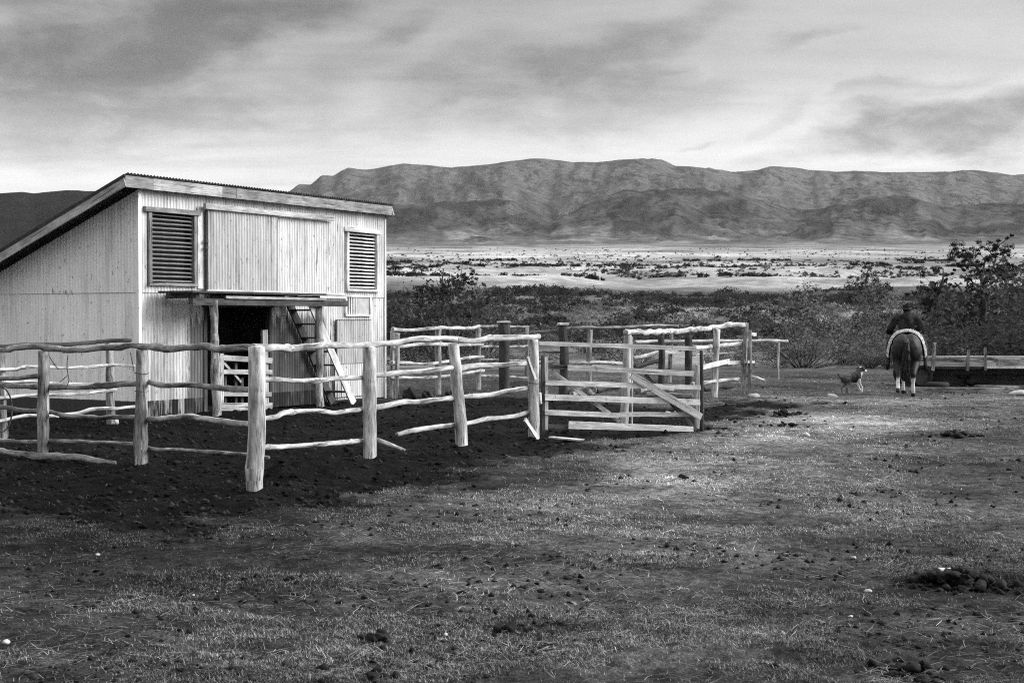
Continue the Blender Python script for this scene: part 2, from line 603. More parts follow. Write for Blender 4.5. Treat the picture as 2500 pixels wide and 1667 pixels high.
M['earth_floor'] = plain('earth_floor', 0.03, 0.3, 6)
M['dung'] = plain('dung', 0.009, 0.5, 30)
M['stone'] = plain('pale_stone', 0.42, 0.2, 14)
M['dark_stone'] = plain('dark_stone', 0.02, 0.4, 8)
M['leaf'] = attr_mat('leaves', trans=0.35)
M['twig'] = plain('twigs', 0.07, 0.3, 20)
M['grass'] = attr_mat('grass_blades', trans=0.25)
M['coat'] = attr_mat('animal_coat', 0.6, 0.25, sheen=0.0)
M['cloth'] = attr_mat('clothing', 0.95, 0.08, sheen=0.0)
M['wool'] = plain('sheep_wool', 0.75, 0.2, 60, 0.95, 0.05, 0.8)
M['leather'] = plain('leather', 0.03, 0.3, 30, 0.6)
M['rubber'] = plain('tyre_rubber', 0.02, 0.3, 30, 0.8)

# ------------------------------------------------------------------ ground: one sheet from under the camera to the mountains
SKYLINE = np.array([(-1500, 470), (-600, 466), (0, 474), (300, 482), (560, 492), (640, 482), (700, 469), (731, 450), (759, 453), (786, 430),
    (815, 431), (832, 420), (853, 411), (895, 417), (983, 400), (1106, 411), (1198, 402), (1297, 388), (1331, 388), (1400, 396),
    (1458, 397), (1511, 392), (1576, 388), (1615, 391), (1646, 407), (1692, 409), (1787, 422), (1849, 416), (1881, 407), (1944, 411),
    (1983, 418), (2040, 420), (2097, 419), (2174, 422), (2319, 420), (2350, 416), (2396, 418), (2472, 428), (2560, 424), (2900, 440),
    (3400, 455), (4200, 470)], float)
FOOTHILL = np.array([(-1500, 560), (300, 545), (800, 535), (900, 512), (960, 500), (1050, 494), (1130, 491), (1240, 489), (1290, 508),
    (1340, 538), (1400, 520), (1470, 486), (1520, 468), (1640, 461), (1760, 470), (1850, 492), (1960, 520), (2010, 512), (2080, 495),
    (2160, 480), (2230, 484), (2300, 508), (2400, 500), (2520, 505), (2800, 520), (4200, 540)], float)
LEFTHILL = np.array([(-1500, 500), (-600, 480), (-200, 470), (0, 473), (30, 471), (55, 469), (85, 473), (110, 470), (165, 465), (215, 467),
    (300, 466), (420, 480), (560, 520), (700, 580), (4200, 600)], float)
PLAIN_Y = np.array([0, 46, 60, 90, 140, 200, 260, 330, 420, 700, 1100, 1500, 2000], float)
PLAIN_Z = np.array([0, 0, 0.0, 0.45, 2.1, 4.6, 7.4, 10.8, 15.6, 31.0, 54.0, 77.0, 107.0], float)

MUD = np.array([gnd(*q)[:2] for q in [(-500, 1210), (-150, 1245), (150, 1275), (420, 1285), (640, 1262), (830, 1235), (1000, 1182), (1180, 1128),
    (1330, 1098), (1480, 1078), (1640, 1066), (1760, 1030), (1830, 998), (1990, 985), (1880, 972), (1700, 985), (1560, 1000), (1480, 978),
    (1380, 972), (1200, 968), (1040, 970), (940, 976), (700, 985), (340, 1005), (-500, 1000)]])


def poly_sd(X, Y, P):
    """signed distance to polygon, negative inside"""
    d = np.full(X.shape, 1e9)
    ins = np.zeros(X.shape, bool)
    n = len(P)
    for i in range(n):
        a, b = P[i], P[(i + 1) % n]
        ex, ey = b[0] - a[0], b[1] - a[1]
        wx, wy = X - a[0], Y - a[1]
        t = np.clip((wx * ex + wy * ey) / (ex * ex + ey * ey), 0, 1)
        d = np.minimum(d, (wx - ex * t) ** 2 + (wy - ey * t) ** 2)
        c = ((a[1] > Y) != (b[1] > Y))
        with np.errstate(divide='ignore', invalid='ignore'):
            xi = ex * (Y - a[1]) / (ey if abs(ey) > 1e-9 else 1e-9) + a[0]
        ins ^= c & (X < xi)
    return np.where(ins, -1, 1) * np.sqrt(d)


def mud_mask(X, Y):
    w = (fbm(X * .9, Y * .9, 3, 31) - 0.5) * 2.0 + (fbm(X * 4.5, Y * 4.5, 3, 32) - .5) * 1.3
    return 1 - sstep(-0.25, 0.35, poly_sd(X, Y, MUD) + w)


def blobs(X, Y, lst):
    s = 0
    for (px, py, rx, ry, a) in lst:
        c = gnd(px, py)
        s = s + a * np.exp(-((X - c[0]) / rx) ** 2 - ((Y - c[1]) / ry) ** 2)
    return s


PALE = [(1250, 1450, 1.1, 1.0, .18), (1700, 1240, 1.3, 1.2, .22), (2060, 1030, 1.4, 2.2, .7), (1600, 1170, .8, .8, .55), (1480, 1220, 1.6, 1.5, .35), (1900, 1060, 1.8, 2.8, .8), (2120, 975, 2.2, 3.0, .9), (1750, 1130, 1.5, 1.5, .5),
        (1350, 1330, 1.3, 1.1, .25), (1990, 1010, 1.6, 2.2, .7), (1380, 1050, .5, .25, 1.2), (900, 1120, .5, .4, .35), (780, 1130, .6, .4, .35)]
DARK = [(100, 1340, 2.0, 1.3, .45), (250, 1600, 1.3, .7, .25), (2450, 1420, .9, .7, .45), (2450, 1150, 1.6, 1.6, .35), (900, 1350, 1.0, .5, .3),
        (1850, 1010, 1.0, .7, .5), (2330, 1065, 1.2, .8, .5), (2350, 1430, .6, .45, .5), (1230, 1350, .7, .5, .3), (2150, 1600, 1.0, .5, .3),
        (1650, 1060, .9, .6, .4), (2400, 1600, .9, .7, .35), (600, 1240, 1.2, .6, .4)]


def near_albedo(X, Y):
    n = fbm(X * .55, Y * .55, 4, 5)
    n2 = fbm(X * 2.6 + Y, Y * 3.4, 3, 15)
    a = 0.100 * (0.30 + 1.4 * n) * (0.30 + 1.4 * n2)
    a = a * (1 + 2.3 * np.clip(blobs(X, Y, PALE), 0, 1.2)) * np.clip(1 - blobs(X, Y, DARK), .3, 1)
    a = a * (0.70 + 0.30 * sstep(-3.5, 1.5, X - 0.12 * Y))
    mud = mud_mask(X, Y)
    a = a * (1 - mud) + mud * 0.014 * (0.3 + 1.4 * n2)
    return a


POST_FEET = [gnd(*q)[:2] for q in [(104, 1115), (345, 1142), (622, 1203), (902, 1130), (1126, 1092), (1303, 1068), (270, 1040)]]


def bank(X, Y):
    """low grassy lip of earth outside the pole fence"""
    s = 0
    for (px, py, r, h) in [(640, 1190, .5, .05), (760, 1150, .55, .11), (860, 1140, .5, .09), (960, 1120, .5, .06), (300, 1160, .8, .05), (1180, 1085, .6, .04)]:
        c = gnd(px, py)
        s = s + h * np.exp(-((X - c[0]) ** 2 + (Y - c[1]) ** 2) / r ** 2)
    return s


def near_z(X, Y):
    mud = mud_mask(X, Y)
    z = bank(X, Y) + 0.03 * (fbm(X * .8, Y * .8, 3, 41) - .5)
    z = z + mud * (0.13 * (fbm(X * 3.6, Y * 3.6, 3, 43) - .5) - 0.02) + (1 - mud) * (0.05 * (fbm(X * 4.5, Y * 4.5, 3, 44) - .5) + .02 * (fbm(X * 15, Y * 15, 2, 45) - .5))
    for q in POST_FEET:                                  # earth heaped round the posts
        z = z + .06 * np.exp(-((X - q[0]) ** 2 + (Y - q[1]) ** 2) / .045)
    return z


def ground_z(X, Y):
    X, Y = np.atleast_1d(np.asarray(X, float)), np.atleast_1d(np.asarray(Y, float))
    D = np.hypot(X, Y)
    ca = Y / np.maximum(D, 1e-6)
    Ye = D * np.maximum(ca, 0.82)                    # depth; off to the sides and behind the plain simply goes on
    px = 1250 + F_PX * np.clip(X / np.maximum(np.maximum(Y, D * .5), 1e-6), -1.2, 1.2)
    z = np.interp(Ye, PLAIN_Y, PLAIN_Z)
    behind = sstep(0.25, -0.25, ca)
    z = z * (1 - 0.75 * behind)
    z = z + sstep(55, 110, Ye) * (fbm(X * .035, Y * .035, 3, 61) - .5) * np.clip(Ye * .014, 0, 7)
    far = Ye > 480
    if far.any():
        p, Yf = px[far], Ye[far]
        base = 780 - (np.interp(np.minimum(Yf, 2000), PLAIN_Y, PLAIN_Z) - EYE) / np.minimum(Yf, 2000) * F_PX
        foot = np.interp(p, FOOTHILL[:, 0], FOOTHILL[:, 1])
        sky = np.interp(p, SKYLINE[:, 0], SKYLINE[:, 1])
        left = np.interp(p, LEFTHILL[:, 0], LEFTHILL[:, 1])
        y = base - sstep(2000, 4100, Yf) ** 1.2 * (base - foot)
        dip = 30 * np.exp(-((Yf - 4700) / 420) ** 2)
        y = y + dip * (Yf > 4100)
        y = np.where(Yf > 4100, (foot + dip) + sstep(4300, 7000, Yf) * (sky - foot), y)
        rid = ridged(p / 150.0 + .8 * fbm(p / 90, Yf / 900, 2, 70), Yf / 1500.0, 4, 71) - .55
        msk = sstep(2100, 3300, Yf) * (1 - 0.92 * np.exp(-((Yf - 7000) / 700) ** 2)) * (1 - .55 * np.exp(-((Yf - 4100) / 300) ** 2))
        y = y - rid * 40 * msk
        y = y + (fbm(p / 28, Yf / 260, 3, 77) - .5) * 13 * sstep(2100, 3000, Yf) * (1 - .75 * np.exp(-((Yf - 7000) / 500) ** 2))
        wl = sstep(760, 480, p)
        yl = base - sstep(480, 1700, Yf) * (base - left) + 30 * sstep(1750, 2600, Yf) - rid * 24 * sstep(600, 1100, Yf) * (1 - .9 * np.exp(-((Yf - 1700) / 300) ** 2))
        y = np.where(Yf < 3900, y * (1 - wl) + yl * wl, np.maximum(y, y * (1 - wl) + 500 * wl))
        zf = EYE + (HOR - y) / F_PX * Yf
        zf = np.where(Yf > 7000, zf * (1 - .35 * sstep(7000, 9500, Yf)), zf)
        b = behind[far]
        z[far] = zf * (1 - .8 * b)
    nr = D < 75
    if nr.any():
        z[nr] = z[nr] + near_z(X[nr], Y[nr]) * (1 - sstep(55, 75, D[nr]))
    return z


def ground_albedo(X, Y):
    D = np.hypot(X, Y)
    Ye = D * np.maximum(Y / np.maximum(D, 1e-6), 0.82)
    px = 1250 + F_PX * np.clip(X / np.maximum(np.maximum(Y, D * .5), 1e-6), -1.2, 1.2)
    # scrub land, pale dry plain (cloud-gap sunlight added into its tone), hills
    scrub = 0.10 * (0.4 + 1.1 * fbm(X * .3, Y * .3, 4, 81)) + 0.16 * (1 - .75 * sstep(110, 180, Ye)) * sstep(.50, .70, fbm(X * .05 + 9, Y * .022, 4, 82))
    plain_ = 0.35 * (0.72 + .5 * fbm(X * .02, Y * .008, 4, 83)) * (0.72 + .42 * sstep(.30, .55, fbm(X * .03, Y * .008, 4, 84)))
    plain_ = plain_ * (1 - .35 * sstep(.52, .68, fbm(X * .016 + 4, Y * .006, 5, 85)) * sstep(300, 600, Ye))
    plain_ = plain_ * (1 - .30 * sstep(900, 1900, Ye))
    hf = fbm(px / 95, Ye / 650, 5, 86)
    hill = 0.094 * (0.85 + .3 * hf)
    lite = sstep(.54, .68, fbm(px / 70 + 3, Ye / 210, 4, 87)) * sstep(4300, 3000, Ye)
    hill = hill + lite * 0.07
    woods = sstep(.46, .56, fbm(px / 110 + 7, Ye / 480, 5, 88)) * sstep(2500, 3000, Ye) * sstep(5200, 4200, Ye)
    hill = hill * (1 - .55 * woods)
    hill = hill * (.82 + .36 * fbm(px / 22, Ye / 160, 3, 93))
    hill = hill * (1 - .45 * sstep(.58, .70, ridged(px / 45 + .5 * fbm(px / 60, Ye / 500, 2, 94), Ye / 1500, 3, 90)) * sstep(4500, 5500, Ye))
    fh = sstep(2500, 3100, Ye + 500 * (fbm(px / 90, Ye / 300, 4, 95) - .5)) * sstep(4350, 4150, Ye)
    hill = hill * (1 - .40 * fh)
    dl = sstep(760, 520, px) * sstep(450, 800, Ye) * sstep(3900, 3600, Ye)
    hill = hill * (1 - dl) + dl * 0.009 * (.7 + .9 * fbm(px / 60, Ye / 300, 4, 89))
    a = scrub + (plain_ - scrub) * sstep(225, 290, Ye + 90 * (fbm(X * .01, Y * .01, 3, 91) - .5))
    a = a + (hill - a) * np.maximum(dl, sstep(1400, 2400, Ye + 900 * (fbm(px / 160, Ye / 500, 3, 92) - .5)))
    nr = D < 62
    if nr.any():
        k = sstep(40, 60, D[nr])
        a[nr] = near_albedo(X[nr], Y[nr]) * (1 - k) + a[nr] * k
    return a


def build_ground():
    az = np.concatenate([np.arange(-180, -60, 5.0), np.arange(-60, -25, 0.9), np.arange(-25, 25, 0.085), np.arange(25, 60, 0.9), np.arange(60, 180, 5.0)])
    az = np.radians(az)
    dd = np.concatenate([np.geomspace(1.0, 5.5, 10)[:-1], np.geomspace(5.5, 48, 400)[:-1], np.geomspace(48, 2000, 150)[:-1], np.geomspace(2000, 7700, 130)[:-1], np.geomspace(7700, 12000, 12)])
    A, Dg = np.meshgrid(az, dd)
    X, Y = (Dg * np.sin(A)).ravel(), (Dg * np.cos(A)).ravel()
    Z = ground_z(X, Y)
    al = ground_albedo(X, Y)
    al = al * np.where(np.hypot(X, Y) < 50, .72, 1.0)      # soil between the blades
    nr, nc = A.shape
    V = np.stack([X, Y, Z], 1)
    V = np.vstack([V, [[0, 0, 0]]])
    al = np.append(al, al[:nc].mean())
    i = np.arange(nr - 1)[:, None] * nc
    j = np.arange(nc)[None, :]
    j2 = (j + 1) % nc
    a, b, c, d = (i + j).ravel(), (i + j2).ravel(), (i + nc + j2).ravel(), (i + nc + j).ravel()
    tris = np.concatenate([np.stack([a, c, b], 1), np.stack([a, d, c], 1)])
    cc = np.full(nc, nr * nc)
    tris = np.concatenate([tris, np.stack([cc, np.arange(nc), (np.arange(nc) + 1) % nc], 1)[:, [0, 1, 2]]])
    m, g = new_mat('ground')
    at = g.n('ShaderNodeAttribute'); at.attribute_name = 'tint'
    ob = g.n('ShaderNodeTexCoord').outputs['Object']
    n1 = g.noise(ob, 9, 6, 0.7)
    n2 = g.noise(ob, 55, 4, 0.65)
    n3 = g.noise(ob, 0.35, 6, 0.65)
    n4 = g.noise(ob, 0.012, 8, 0.7)
    v = g.math('MULTIPLY', at.outputs['Fac'], g.mapr(n1, 0.3, 0.7, 0.35, 1.6))
    v = g.math('MULTIPLY', v, g.mapr(n2, 0.3, 0.7, 0.5, 1.5))
    v = g.math('MULTIPLY', v, g.mapr(n3, 0.3, 0.7, 0.72, 1.22))
    v = g.math('MULTIPLY', v, g.mapr(n4, 0.3, 0.7, 0.80, 1.2))
    n5 = g.noise(ob, 0.09, 5, 0.7)
    v = g.math('MULTIPLY', v, g.mapr(n5, 0.3, 0.7, 0.72, 1.2))
    n6 = g.noise(ob, 0.035, 7, 0.75)
    v = g.math('MULTIPLY', v, g.mapr(n6, 0.32, 0.68, 0.70, 1.3))
    h = g.math('ADD', n1, g.math('MULTIPLY', n2, .35))
    # relief of the hills in metres: gullies too small for the sheet's own faces
    pos = g.n('ShaderNodeSeparateXYZ'); g.put(pos.inputs[0], ob)
    hmask = g.mapr(pos.outputs[1], 1900, 3000, 0.0, 1.0)
    rg_ = g.math('ABSOLUTE', g.math('SUBTRACT', g.noise(g.mapping(ob, scale=(1, .45, 1)), 0.0045, 4, 0.5, 0.5), 0.5))
    hh = g.math('MULTIPLY', g.math('ADD', g.math('MULTIPLY', rg_, 170.0), g.math('MULTIPLY', n4, 0.0)), hmask)
    b1 = g.n('ShaderNodeBump')
    b1.inputs['Strength'].default_value = 1.0
    b1.inputs['Distance'].default_value = 1.0
    g.put(b1.inputs['Height'], hh)
    b2 = g.n('ShaderNodeBump')
    b2.inputs['Strength'].default_value = 0.8
    b2.inputs['Distance'].default_value = 0.07
    g.put(b2.inputs['Height'], h)
    g.put(b2.inputs['Normal'], b1.outputs[0])
    ps = g.n('ShaderNodeBsdfPrincipled')
    g.put(ps.inputs['Base Color'], g.grey(v))
    ps.inputs['Roughness'].default_value = 0.95
    ps.inputs['Specular IOR Level'].default_value = 0.05
    g.put(ps.inputs['Normal'], b2.outputs[0])
    po = g.n('ShaderNodeOutputMaterial')
    g.put(po.inputs[0], ps.outputs[0])
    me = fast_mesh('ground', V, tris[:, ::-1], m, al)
    me.polygons.foreach_set('use_smooth', np.ones(len(me.polygons), bool))
    o = obj('ground', me)
    o['kind'] = 'structure'
    return o


build_ground()

# ------------------------------------------------------------------ the shed
SA, SB = gnd(340, 1020), gnd(940, 972)
SL = float(np.linalg.norm(SB - SA))
SE = (SB - SA) / SL
SN = np.array([SE[1], -SE[0], 0])                    # out of the front wall
SDEP, SH, SLOPE = 5.6, 3.96, 0.383
shed = empty('shed', tuple(SA), math.atan2(SE[1], SE[0]), 'corrugated iron shed with single-pitch roof and louvred vents behind the pole fence', 'shed')


def S(px, py, off=0.0):
    """picture point -> (u along the front wall, height) on the plane `off` metres in front of the wall"""
    P = on_plane(px, py, SA + SN * off, SN)
    return float(np.dot(P - SA, SE)), float(P[2])


def corr(name, parent, mat, a0, a1, z0, z1, org, adir, nrm, pitch=0.076, amp=0.0115, per=6, ztop=None, rows=3):
    """corrugated sheet: a0..a1 along adir, z0..z1 (ztop: function of a) upward, waves along nrm"""
    n = max(2, int(round((a1 - a0) / pitch * per)))
    A = np.linspace(a0, a1, n + 1)
    V, Fc = [], []
    sag = random.uniform(-.004, .004)
    for r in range(rows):
        for a in A:
            t = z1 if ztop is None else ztop(a)
            z = z0 + (t - z0) * r / (rows - 1)
            w = amp * math.sin(2 * math.pi * a / pitch) + sag * math.sin(math.pi * r / (rows - 1))
            V.append(np.asarray(org) + np.asarray(adir) * a + np.asarray(nrm) * w + np.array([0, 0, z]))
    for r in range(rows - 1):
        for k in range(n):
            b = r * (n + 1) + k
            Fc.append((b, b + 1, b + n + 2, b + n + 1))
    return obj(name, mesh_data(name, V, Fc, mat, None, True), parent)


X1, Y1 = np.array([1.0, 0, 0]), np.array([0, 1.0, 0])
OUT = -Y1
fw = M['front_sheet']


def front(a0, a1, z0, z1, off=0.0, name='wall_sheet', mat=None):
    return corr(name, shed, mat or fw, a0, a1, z0, z1, (0, -off, 0), X1, OUT)


# front wall: upper course, lower course, round the openings
for (a0, a1, z0, z1) in [(0, .26, 2.17, 3.97), (.26, 1.32, 2.17, 2.335), (.26, 1.32, 3.58, 3.97), (1.32, 2.1, 2.17, 3.97), (2.1, 2.9, 2.17, 3.97),
                         (2.9, 3.7, 2.17, 3.97), (3.7, 4.5, 2.17, 3.97), (4.5, 5.25, 2.17, 3.97), (5.25, 5.85, 2.17, 3.97), (5.85, 6.84, 2.17, 2.33),
                         (5.85, 6.84, 3.53, 3.97), (6.84, SL, 2.17, 3.97)]:
    front(a0, a1, z0, z1, 0.004)
for (a0, a1, z0, z1) in [(0, .8, 0.0, 2.2), (.8, 1.62, 0.0, 2.2), (3.45, 4.2, 0.0, 2.2), (4.2, 4.95, 0.0, 2.2), (4.95, 5.44, 0.02, 2.2), (5.44, 6.62, .04, .80),
                         (5.44, 5.77, .76, 2.2), (5.77, 6.62, .76, 1.78), (6.62, SL, .03, 2.2)]:
    front(a0, a1, z0, z1, -0.012)
front(1.62, 3.45, 1.95, 2.2, -0.012)

# side wall (left end) in two courses, and the far end and back
zt = lambda a: SH - 0.02 - SLOPE * a
for k in range(7):
    corr('wall_sheet', shed, M['side_sheet'], .8 * k, .8 * (k + 1), -0.03, 2.19 if zt(.8 * (k + 1)) > 2.19 else 0, (0.012, 0, 0), Y1, -X1, amp=.0045, ztop=lambda a: min(2.19, zt(a)))
for k in range(6):
    if zt(.8 * k) > 2.3:
        corr('wall_sheet', shed, M['side_sheet'], .8 * k, .8 * (k + 1), 2.17, 2.5, (-0.004, 0, 0), Y1, -X1, amp=.0045, ztop=lambda a: max(2.171, zt(a)))
for k in range(7):
    corr('wall_sheet', shed, M['side_sheet'], .8 * k, .8 * (k + 1), 0, 2, (SL - .01, 0, 0), Y1, X1, ztop=zt)
for k in range(9):
    corr('wall_sheet', shed, M['side_sheet'], SL / 9 * k, SL / 9 * (k + 1), 0, zt(SDEP), (0, SDEP, 0), X1, Y1)
# corner flashings
for (x, y) in ((0, 0), (SL, 0)):
    MB().box((x - .022, y - .022, 0.0), (x + .05 if x == 0 else x + .022, y + .05, SH - .03)).build('corner_flashing', fw if x else M['side_sheet'], shed)
# earth floor inside
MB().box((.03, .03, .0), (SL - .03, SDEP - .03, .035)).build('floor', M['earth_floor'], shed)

# dark lining added inside to block stray light and keep the doorway black
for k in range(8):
    MB().box((.06 + k * .883, .10, 2.23), (.06 + k * .883 + .875, SDEP - .1 - 1.1, 2.26), .002).build('dark_lining_top', M['dark_iron'], shed)
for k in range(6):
    MB().box((1.0 + k * .55, 1.3, .04), (1.0 + k * .55 + .54, 1.34, 2.22), .002).build('dark_lining_back', M['dark_iron'], shed)
MB().box((1.30, .12, .04), (1.34, 1.3, 2.22)).build('dark_lining_side', M['dark_iron'], shed)
MB().box((3.78, .12, .04), (3.82, 1.3, 2.22)).build('dark_lining_side', M['dark_iron'], shed)

# roof sheets
FO = 0.16                                            # overhang of the fascia
uL, _ = S(303, 432, FO); uR, _ = S(955, 500, FO)
nsh = 9
for k in range(nsh):
    a0, a1 = uL + (uR - uL) * k / nsh, uL + (uR - uL) * (k + 1) / nsh + .02
    n = int((a1 - a0) / .076 * 6)
    A = np.linspace(a0, a1, n + 1)
    V, Fc = [], []
    ys = [-FO - .05, 2.0, SDEP + .25]
    for yy in ys:
        for a in A:
            V.append((a, yy, SH + .20 - SLOPE * (yy + FO) + .010 * math.sin(2 * math.pi * a / .076) + .0015 * (k % 2)))
    for r in range(2):
        for q in range(n):
            b = r * (n + 1) + q
            Fc.append((b, b + 1, b + n + 2, b + n + 1))
    obj('roof_sheet', mesh_data('roof_sheet', V, Fc, M['roof'], None, True), shed)
for a in np.linspace(.1, SL - .1, 7):                # rafters
    MB().plank((a, .02, SH + .02), (a, SDEP, SH + .02 - SLOPE * SDEP), .05, .14, (1, 0, 0)).build('rafter', M['dark_board'], shed)
# front fascia: four lengths of board, one of them a patch
fz0, fz1 = SH - .02, SH + .175
cuts = [uL, S(372, 440, FO)[0], S(540, 465, FO)[0], S(575, 470, FO)[0], uR]
for k in range(4):
    mat = [M['fascia'], M['board'], M['vent_wood'], M['fascia']][k]
    o = MB().box((cuts[k], -FO - .03 + (0.004 if k == 2 else 0), fz0), (cuts[k + 1] - .003, -FO, fz1 - .004 * (k % 2)), .0015).build('fascia_board', mat, shed)
# barge board down the left end
MB().plank((uL - .013, -FO - .03, (fz0 + fz1) / 2), (uL - .013, SDEP + .2, (fz0 + fz1) / 2 - SLOPE * (SDEP + .2 + FO)), .19, .026, (1, 0, 0)).build('barge_board', M['board'], shed)
MB().plank((uL - .03, -FO - .05, fz1 + .0), (uL - .03, SDEP + .22, fz1 - SLOPE * (SDEP + .22 + FO)), .05, .02, (1, 0, 0)).build('roof_edging', M['dark_iron'], shed)
MB().plank((uR + .013, -FO - .03, (fz0 + fz1) / 2), (uR + .013, SDEP + .2, (fz0 + fz1) / 2 - SLOPE * (SDEP + .2 + FO)), .19, .026, (1, 0, 0)).build('barge_board', M['board'], shed)


# louvred vents
def louvre(name, u0, u1, z0, z1, head0, head1, wood_m, lab):
    f = MB()
    f.box((u0 - .07, -.055, z0 - .02), (u0, .06, z1)).box((u1, -.055, z0 - .02), (u1 + .07, .06, z1))
    f.box((u0 - .08, -.075, z0 - .05), (u1 + .08, .06, z0))
    win = f.build('louvre_vent', wood_m, shed)
    win['label'] = lab
    MB().box((head0, -.085, z1), (head1, -.004, z1 + .085), .003).build('vent_head_board', wood_m, win)
    MB().box((u0, .10, z0), (u1, .12, z1)).build('vent_dark_sheet', M['dark_stone'], win)  # dark sheet standing in for the unlit inside behind the slats
    n = 16
    sm = None
    for k in range(n):
        z = z0 + (k + .5) * (z1 - z0) / n
        if sm is None:
            b = MB().plank((0, 0, 0), (u1 - u0, 0, 0), .040, .013, (0, -.55, .83), .0025, 3)
            sm = mesh_data('slat', b.v, b.f, wood_m, b.uv)
        o = obj('slat', sm, win)
        o.location = (u0, .0, z)
        o.rotation_euler = (random.uniform(-.08, .08), random.uniform(-.008, .008), 0)
    return win


louvre('vent_l', .27, 1.31, 2.345, 3.575, .10, 1.45, M['vent_wood'], 'larger slatted vent beside the sliding door')
louvre('vent_r', 5.86, 6.83, 2.34, 3.525, 5.68, 6.98, M['pale_board'], 'narrower slatted vent near the far corner')

# sliding hay door: track board, two leaves
MB().box((1.48, -.17, 3.70), (5.22, -.11, 3.80), .003).build('door_track_board', M['board'], shed)
MB().box((1.42, -.04, 2.26), (1.56, -.018, 3.74), .003).build('door_jamb_board', M['pale_board'], shed)
dl = corr('sliding_door', shed, M['door_sheet'], 1.60, 3.52, 2.245, 3.70, (0, -.105, 0), X1, OUT)
MB().box((1.575, -.10, 2.235), (1.60, -.06, 3.70)).build('door_gap_strip', M['dark_board'], dl)  # dark strips stand in for the shaded gaps at both leaf edges
MB().box((3.518, -.118, 2.245), (3.532, -.06, 3.70)).build('door_gap_strip', M['dark_board'], dl)
MB().box((1.57, -.125, 2.205), (3.53, -.085, 2.248), .002).build('door_bottom_rail', M['pale_board'], dl)
for q in (.0, .12): MB().box((1.53, -.12, 2.98 + q), (1.60, -.095, 3.03 + q)).build('latch', M['dark_iron'], dl)
dr = corr('sliding_door', shed, fw, 3.52, 5.69, 2.235, 3.69, (0, -.055, 0), X1, OUT)
MB().box((3.54, -.075, 2.20), (5.70, -.04, 2.238), .002).build('door_bottom_rail', M['pale_board'], dr)
MB().box((4.20, -.05, 2.13), (5.74, -.02, 2.195), .003).build('wall_plate', M['pale_board'], shed)

# small barred window and the hatch below it
sw = MB().box((5.76, -.035, 1.775), (5.80, .03, 2.21)).box((6.60, -.035, 1.775), (6.64, .03, 2.21)).box((5.76, -.04, 2.17), (6.64, .03, 2.215)).box((5.76, -.04, 1.77), (6.64, .03, 1.81)).build('small_window', M['pale_board'], shed)
MB().box((6.18, -.012, 1.81), (6.60, -.004, 2.17)).build('zinc_panel', M['zinc'], sw)
MB().box((5.80, .035, 1.81), (6.18, .05, 2.17)).build('opening_dark_sheet', M['dark_stone'], sw)  # dark sheet in place of the shaded room behind the bars
for k in range(5):
    x = 5.815 + k * .078
    MB().box((x, -.012, 1.81), (x + .042, .006, 2.17), .001).build('bar', M['pale_board'], sw)
hatch = corr('hatch', shed, M['door_sheet'], 5.45, 6.60, .79, 1.69, (0, -.045, 0), X1, OUT)
MB().box((5.44, -.05, 1.685), (6.62, -.02, 1.70)).box((5.43, -.05, .79), (5.448, -.02, 1.70)).build('hatch_edge', M['dark_iron'], hatch)
front(5.40, 6.45, .10, .80, 0.03, 'patch_sheet')

# doorway: jambs, lintel, and the rail gate across it
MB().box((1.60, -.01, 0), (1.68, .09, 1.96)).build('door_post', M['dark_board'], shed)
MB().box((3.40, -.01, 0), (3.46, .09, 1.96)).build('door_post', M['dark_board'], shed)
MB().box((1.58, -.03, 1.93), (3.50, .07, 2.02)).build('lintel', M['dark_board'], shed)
ig = MB().box((1.93, -.09, .02), (2.03, -.03, 1.15), .004).build('doorway_gate', M['board'], shed)
for (x0, y0, x1, y1, w) in [(536, 873, 664, 880, .10), (536, 907, 664, 908, .08), (538, 961, 662, 962, .085), (538, 993, 664, 992, .145)]:
    a, b2 = S(x0, y0, .11), S(x1, y1, .11)
    MB().plank((a[0], -.11, a[1]), (b2[0], -.11, b2[1]), w, .03, (0, 1, 0)).build('gate_board', M['board'], ig)
a, b2 = S(543, 882, .06), S(588, 932, .06)
MB().plank((a[0], -.06, a[1]), (b2[0], -.06, b2[1]), .045, .025, (0, 1, 0)).build('gate_brace', M['board'], ig)
for (px, t) in ((575, .95), (549, .9), (590, .6)):
    a = S(px, 930, .0)
    MB().box((a[0] - .03, -.02, .03), (a[0] + .03, .02, t)).build('gate_upright', M['dark_board'], ig)
a = S(646, 900, .04)
MB().plank((a[0], -.06, .02), (a[0] - .03, -.06, 1.50), .15, .05, (0, 1, 0)).build('gate_post', M['board'], ig)

# loading platform on two posts under the sliding door
plat = MB().box((.50, -.78, 1.955), (4.86, -.68, 2.07), .004).build('platform', M['dark_board'], shed)
for k in range(4):
    y0 = -.12 - .185 * k
    MB().box((.34 + .03 * k, y0 - .175, 2.165), (4.08 + random.uniform(-.05, .05), y0, 2.20), .003).build('deck_plank', M['dark_board'], plat)
MB().box((1.3, -.82, 2.075), (4.14, -.785, 2.12), .003).build('edge_board', M['board'], plat)
for u in (.62, 1.75, 2.9, 3.95):
    MB().box((u, -.74, 2.072), (u + .09, -.02, 2.16)).build('joist', M['dark_board'], plat)
for u, off, m in ((1.10, .74, 'grey_pole'), (4.10, .66, 'grey_pole')):
    MB().tube([(u, -off, -.1), (u + .01, -off, 1.0), (u, -off + .01, 1.955 if u > 2 else 2.05)], [.085, .075, .07], 12).build('platform_post', M[m], plat, True)
MB().box((1.28, -.70, .25), (1.36, -.62, 1.0), .004).build('stub_post', M['board'], plat)

